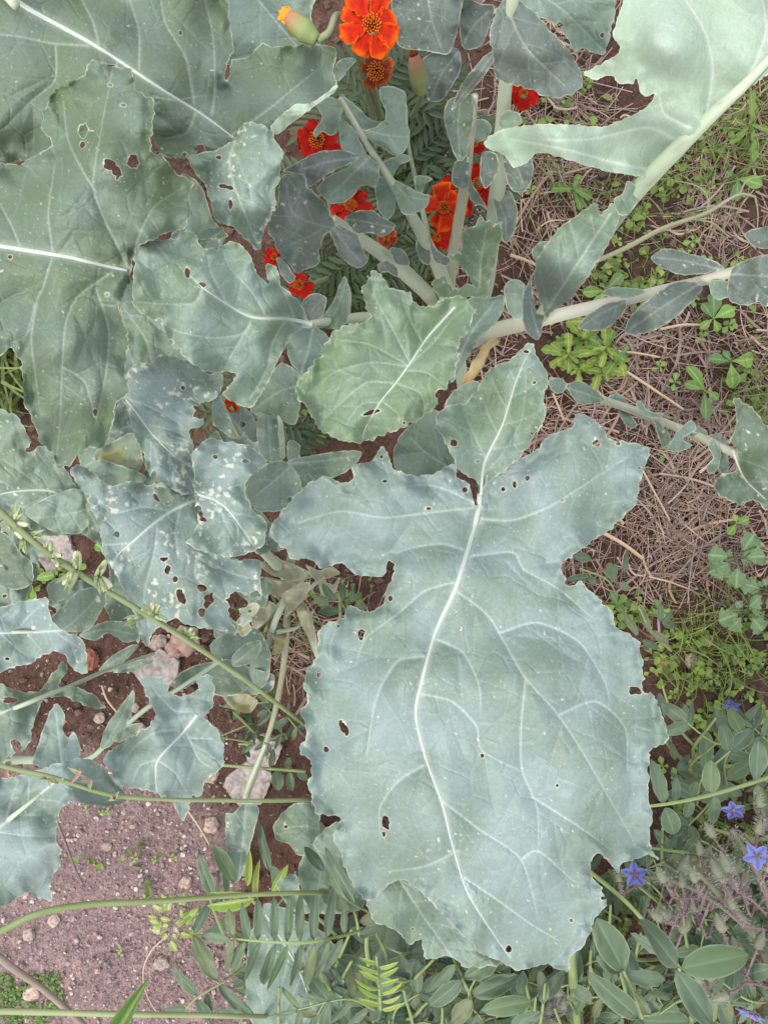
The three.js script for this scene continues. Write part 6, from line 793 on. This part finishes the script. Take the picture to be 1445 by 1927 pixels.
{ // grass, ground weeds and moss that nobody could count
  const blade = (() => { const pos = [], N = 6; for (let i = 0; i < N; i++) { const f = (t, s) => [s * 0.5 * (1 - t * t) , Math.sin(t * 1.9) * 0.62, t * t * 0.62]; const a = i / N, b = (i + 1) / N; pos.push(...f(a, -1), ...f(a, 1), ...f(b, -1), ...f(a, 1), ...f(b, 1), ...f(b, -1)); } const g = new THREE.BufferGeometry(); g.setAttribute('position', new THREE.Float32BufferAttribute(pos, 3)); g.computeVertexNormals(); return g; })();
  const L = [], gm = std([1, 1, 1], 0.6, { transmission: 0.12, thickness: 0 });
  const put = (n, x, y, sx, sy, lo, hi, w0, w1, bright) => { for (let i = 0; i < n; i++) { const px = x + sx * (rnd() + rnd() - 1), py = y + sy * (rnd() + rnd() - 1), p = at(px, py, H), l = rr(lo, hi), k = rr(0.6, 1.25) * bright; L.push({ p: V(p.x, soilH(p.x, p.z) - 0.003, p.z), q: Q(rr(-0.2, 0.7), rr(0, 6.28), rr(-0.3, 0.3)), s: V(rr(w0, w1), l, l), c: [0.16 * k, 0.225 * k, 0.05 * k] }); } };
  put(150, 1345, 1170, 140, 100, 0.03, 0.10, 0.0012, 0.0028, 1.15); put(110, 1330, 1250, 120, 60, 0.03, 0.08, 0.001, 0.0022, 1.1); put(170, 1180, 330, 240, 130, 0.03, 0.10, 0.001, 0.0025, 1); put(140, 1380, 250, 90, 130, 0.03, 0.09, 0.0012, 0.003, 1.1); put(160, 1240, 520, 200, 120, 0.02, 0.06, 0.001, 0.002, 1); put(90, 1410, 740, 60, 70, 0.03, 0.1, 0.001, 0.0022, 1.1); put(60, 20, 690, 40, 70, 0.08, 0.2, 0.004, 0.008, 0.9); put(240, 1100, 1860, 400, 90, 0.05, 0.16, 0.002, 0.004, 1); put(100, 640, 1850, 180, 90, 0.05, 0.16, 0.002, 0.004, 0.9); put(140, 1330, 1620, 130, 150, 0.05, 0.14, 0.0015, 0.0035, 1); put(70, 720, 540, 120, 60, 0.04, 0.1, 0.002, 0.004, 0.8); put(50, 520, 1160, 60, 80, 0.04, 0.1, 0.002, 0.004, 0.9);
  instances('grass', blade, gm, L, 'thin green grass blades growing through the bed', 'grass');
  const dot = (() => { const g = seedG[1].clone(); g.deleteAttribute('color'); return g; })(), M = [], W = [];
  for (let i = 0; i < 1500; i++) { const px = 20 + 130 * (rnd() - 0.35) * 1.2, py = 1890 + 110 * (rnd() - 0.5), p = at(px, py, H); if (noise(px / 30, py / 30) < -0.15 || (px > 110 && py < 1870)) continue; const k = rr(0.5, 1.2), l = rr(0.003, 0.007); M.push({ p: V(p.x, soilH(p.x, p.z) + rr(0, 0.008), p.z), q: Q(rr(-0.7, 0.2), rr(0, 6.28), 0), s: V(l * 0.7, l, l), c: [0.13 * k, 0.22 * k, 0.05 * k] }); }
  instances('moss_weed', dot, gm, M, 'tiny mossy weed carpet on the gravel corner', 'moss');
  const wz = [[1160, 1690, 60, 70, 200, 0.8], [1370, 1350, 80, 100, 480, 1.2], [1300, 1230, 90, 60, 200, 1.2], [1420, 1420, 60, 70, 300, 1], [1180, 1150, 60, 40, 120, 1.2], [1420, 1210, 50, 60, 200, 1.1], [1050, 200, 90, 70, 260, 0.9], [1180, 400, 90, 60, 90, 1.1], [1200, 560, 80, 50, 90, 1.2], [1330, 250, 90, 90, 120, 1], [1150, 520, 120, 60, 160, 1.1], [1370, 560, 80, 80, 150, 1.1], [1280, 330, 80, 80, 150, 1], [1350, 1560, 130, 120, 500, 0.9], [1420, 740, 60, 60, 120, 1], [100, 1080, 70, 50, 120, 0.9], [640, 1130, 70, 50, 120, 0.8], [560, 820, 60, 40, 140, 1.0], [1000, 1880, 350, 60, 500, 0.8], [560, 1860, 100, 60, 160, 0.8], [200, 1620, 120, 60, 26, 0.9], [700, 540, 130, 70, 260, 0.6], [230, 640, 60, 60, 100, 0.5]];
  for (const [x, y, sx, sy, n, b] of wz) for (let i = 0; i < n; i++) { const px = x + sx * (rnd() + rnd() - 1), py = y + sy * (rnd() + rnd() - 1), p = at(px, py, H), k = rr(0.5, 1.3) * b, l = rr(0.005, 0.016); if (noise(px / 38 + 8, py / 38) < 0.02) continue; W.push({ p: V(p.x, soilH(p.x, p.z) + rr(0.002, 0.02), p.z), q: Q(rr(-0.6, 0.3), rr(0, 6.28), rr(-0.3, 0.3)), s: V(l * 0.75, l, l), c: [0.17 * k, 0.25 * k, 0.05 * k] }); }
  instances('ground_cover', dot, gm, W, 'small round leaved chickweed spread over the soil', 'ground cover');
}

scene.traverse((o) => { if (o.isMesh) { o.castShadow = true; o.receiveShadow = true; } });
renderer.render(scene, camera);
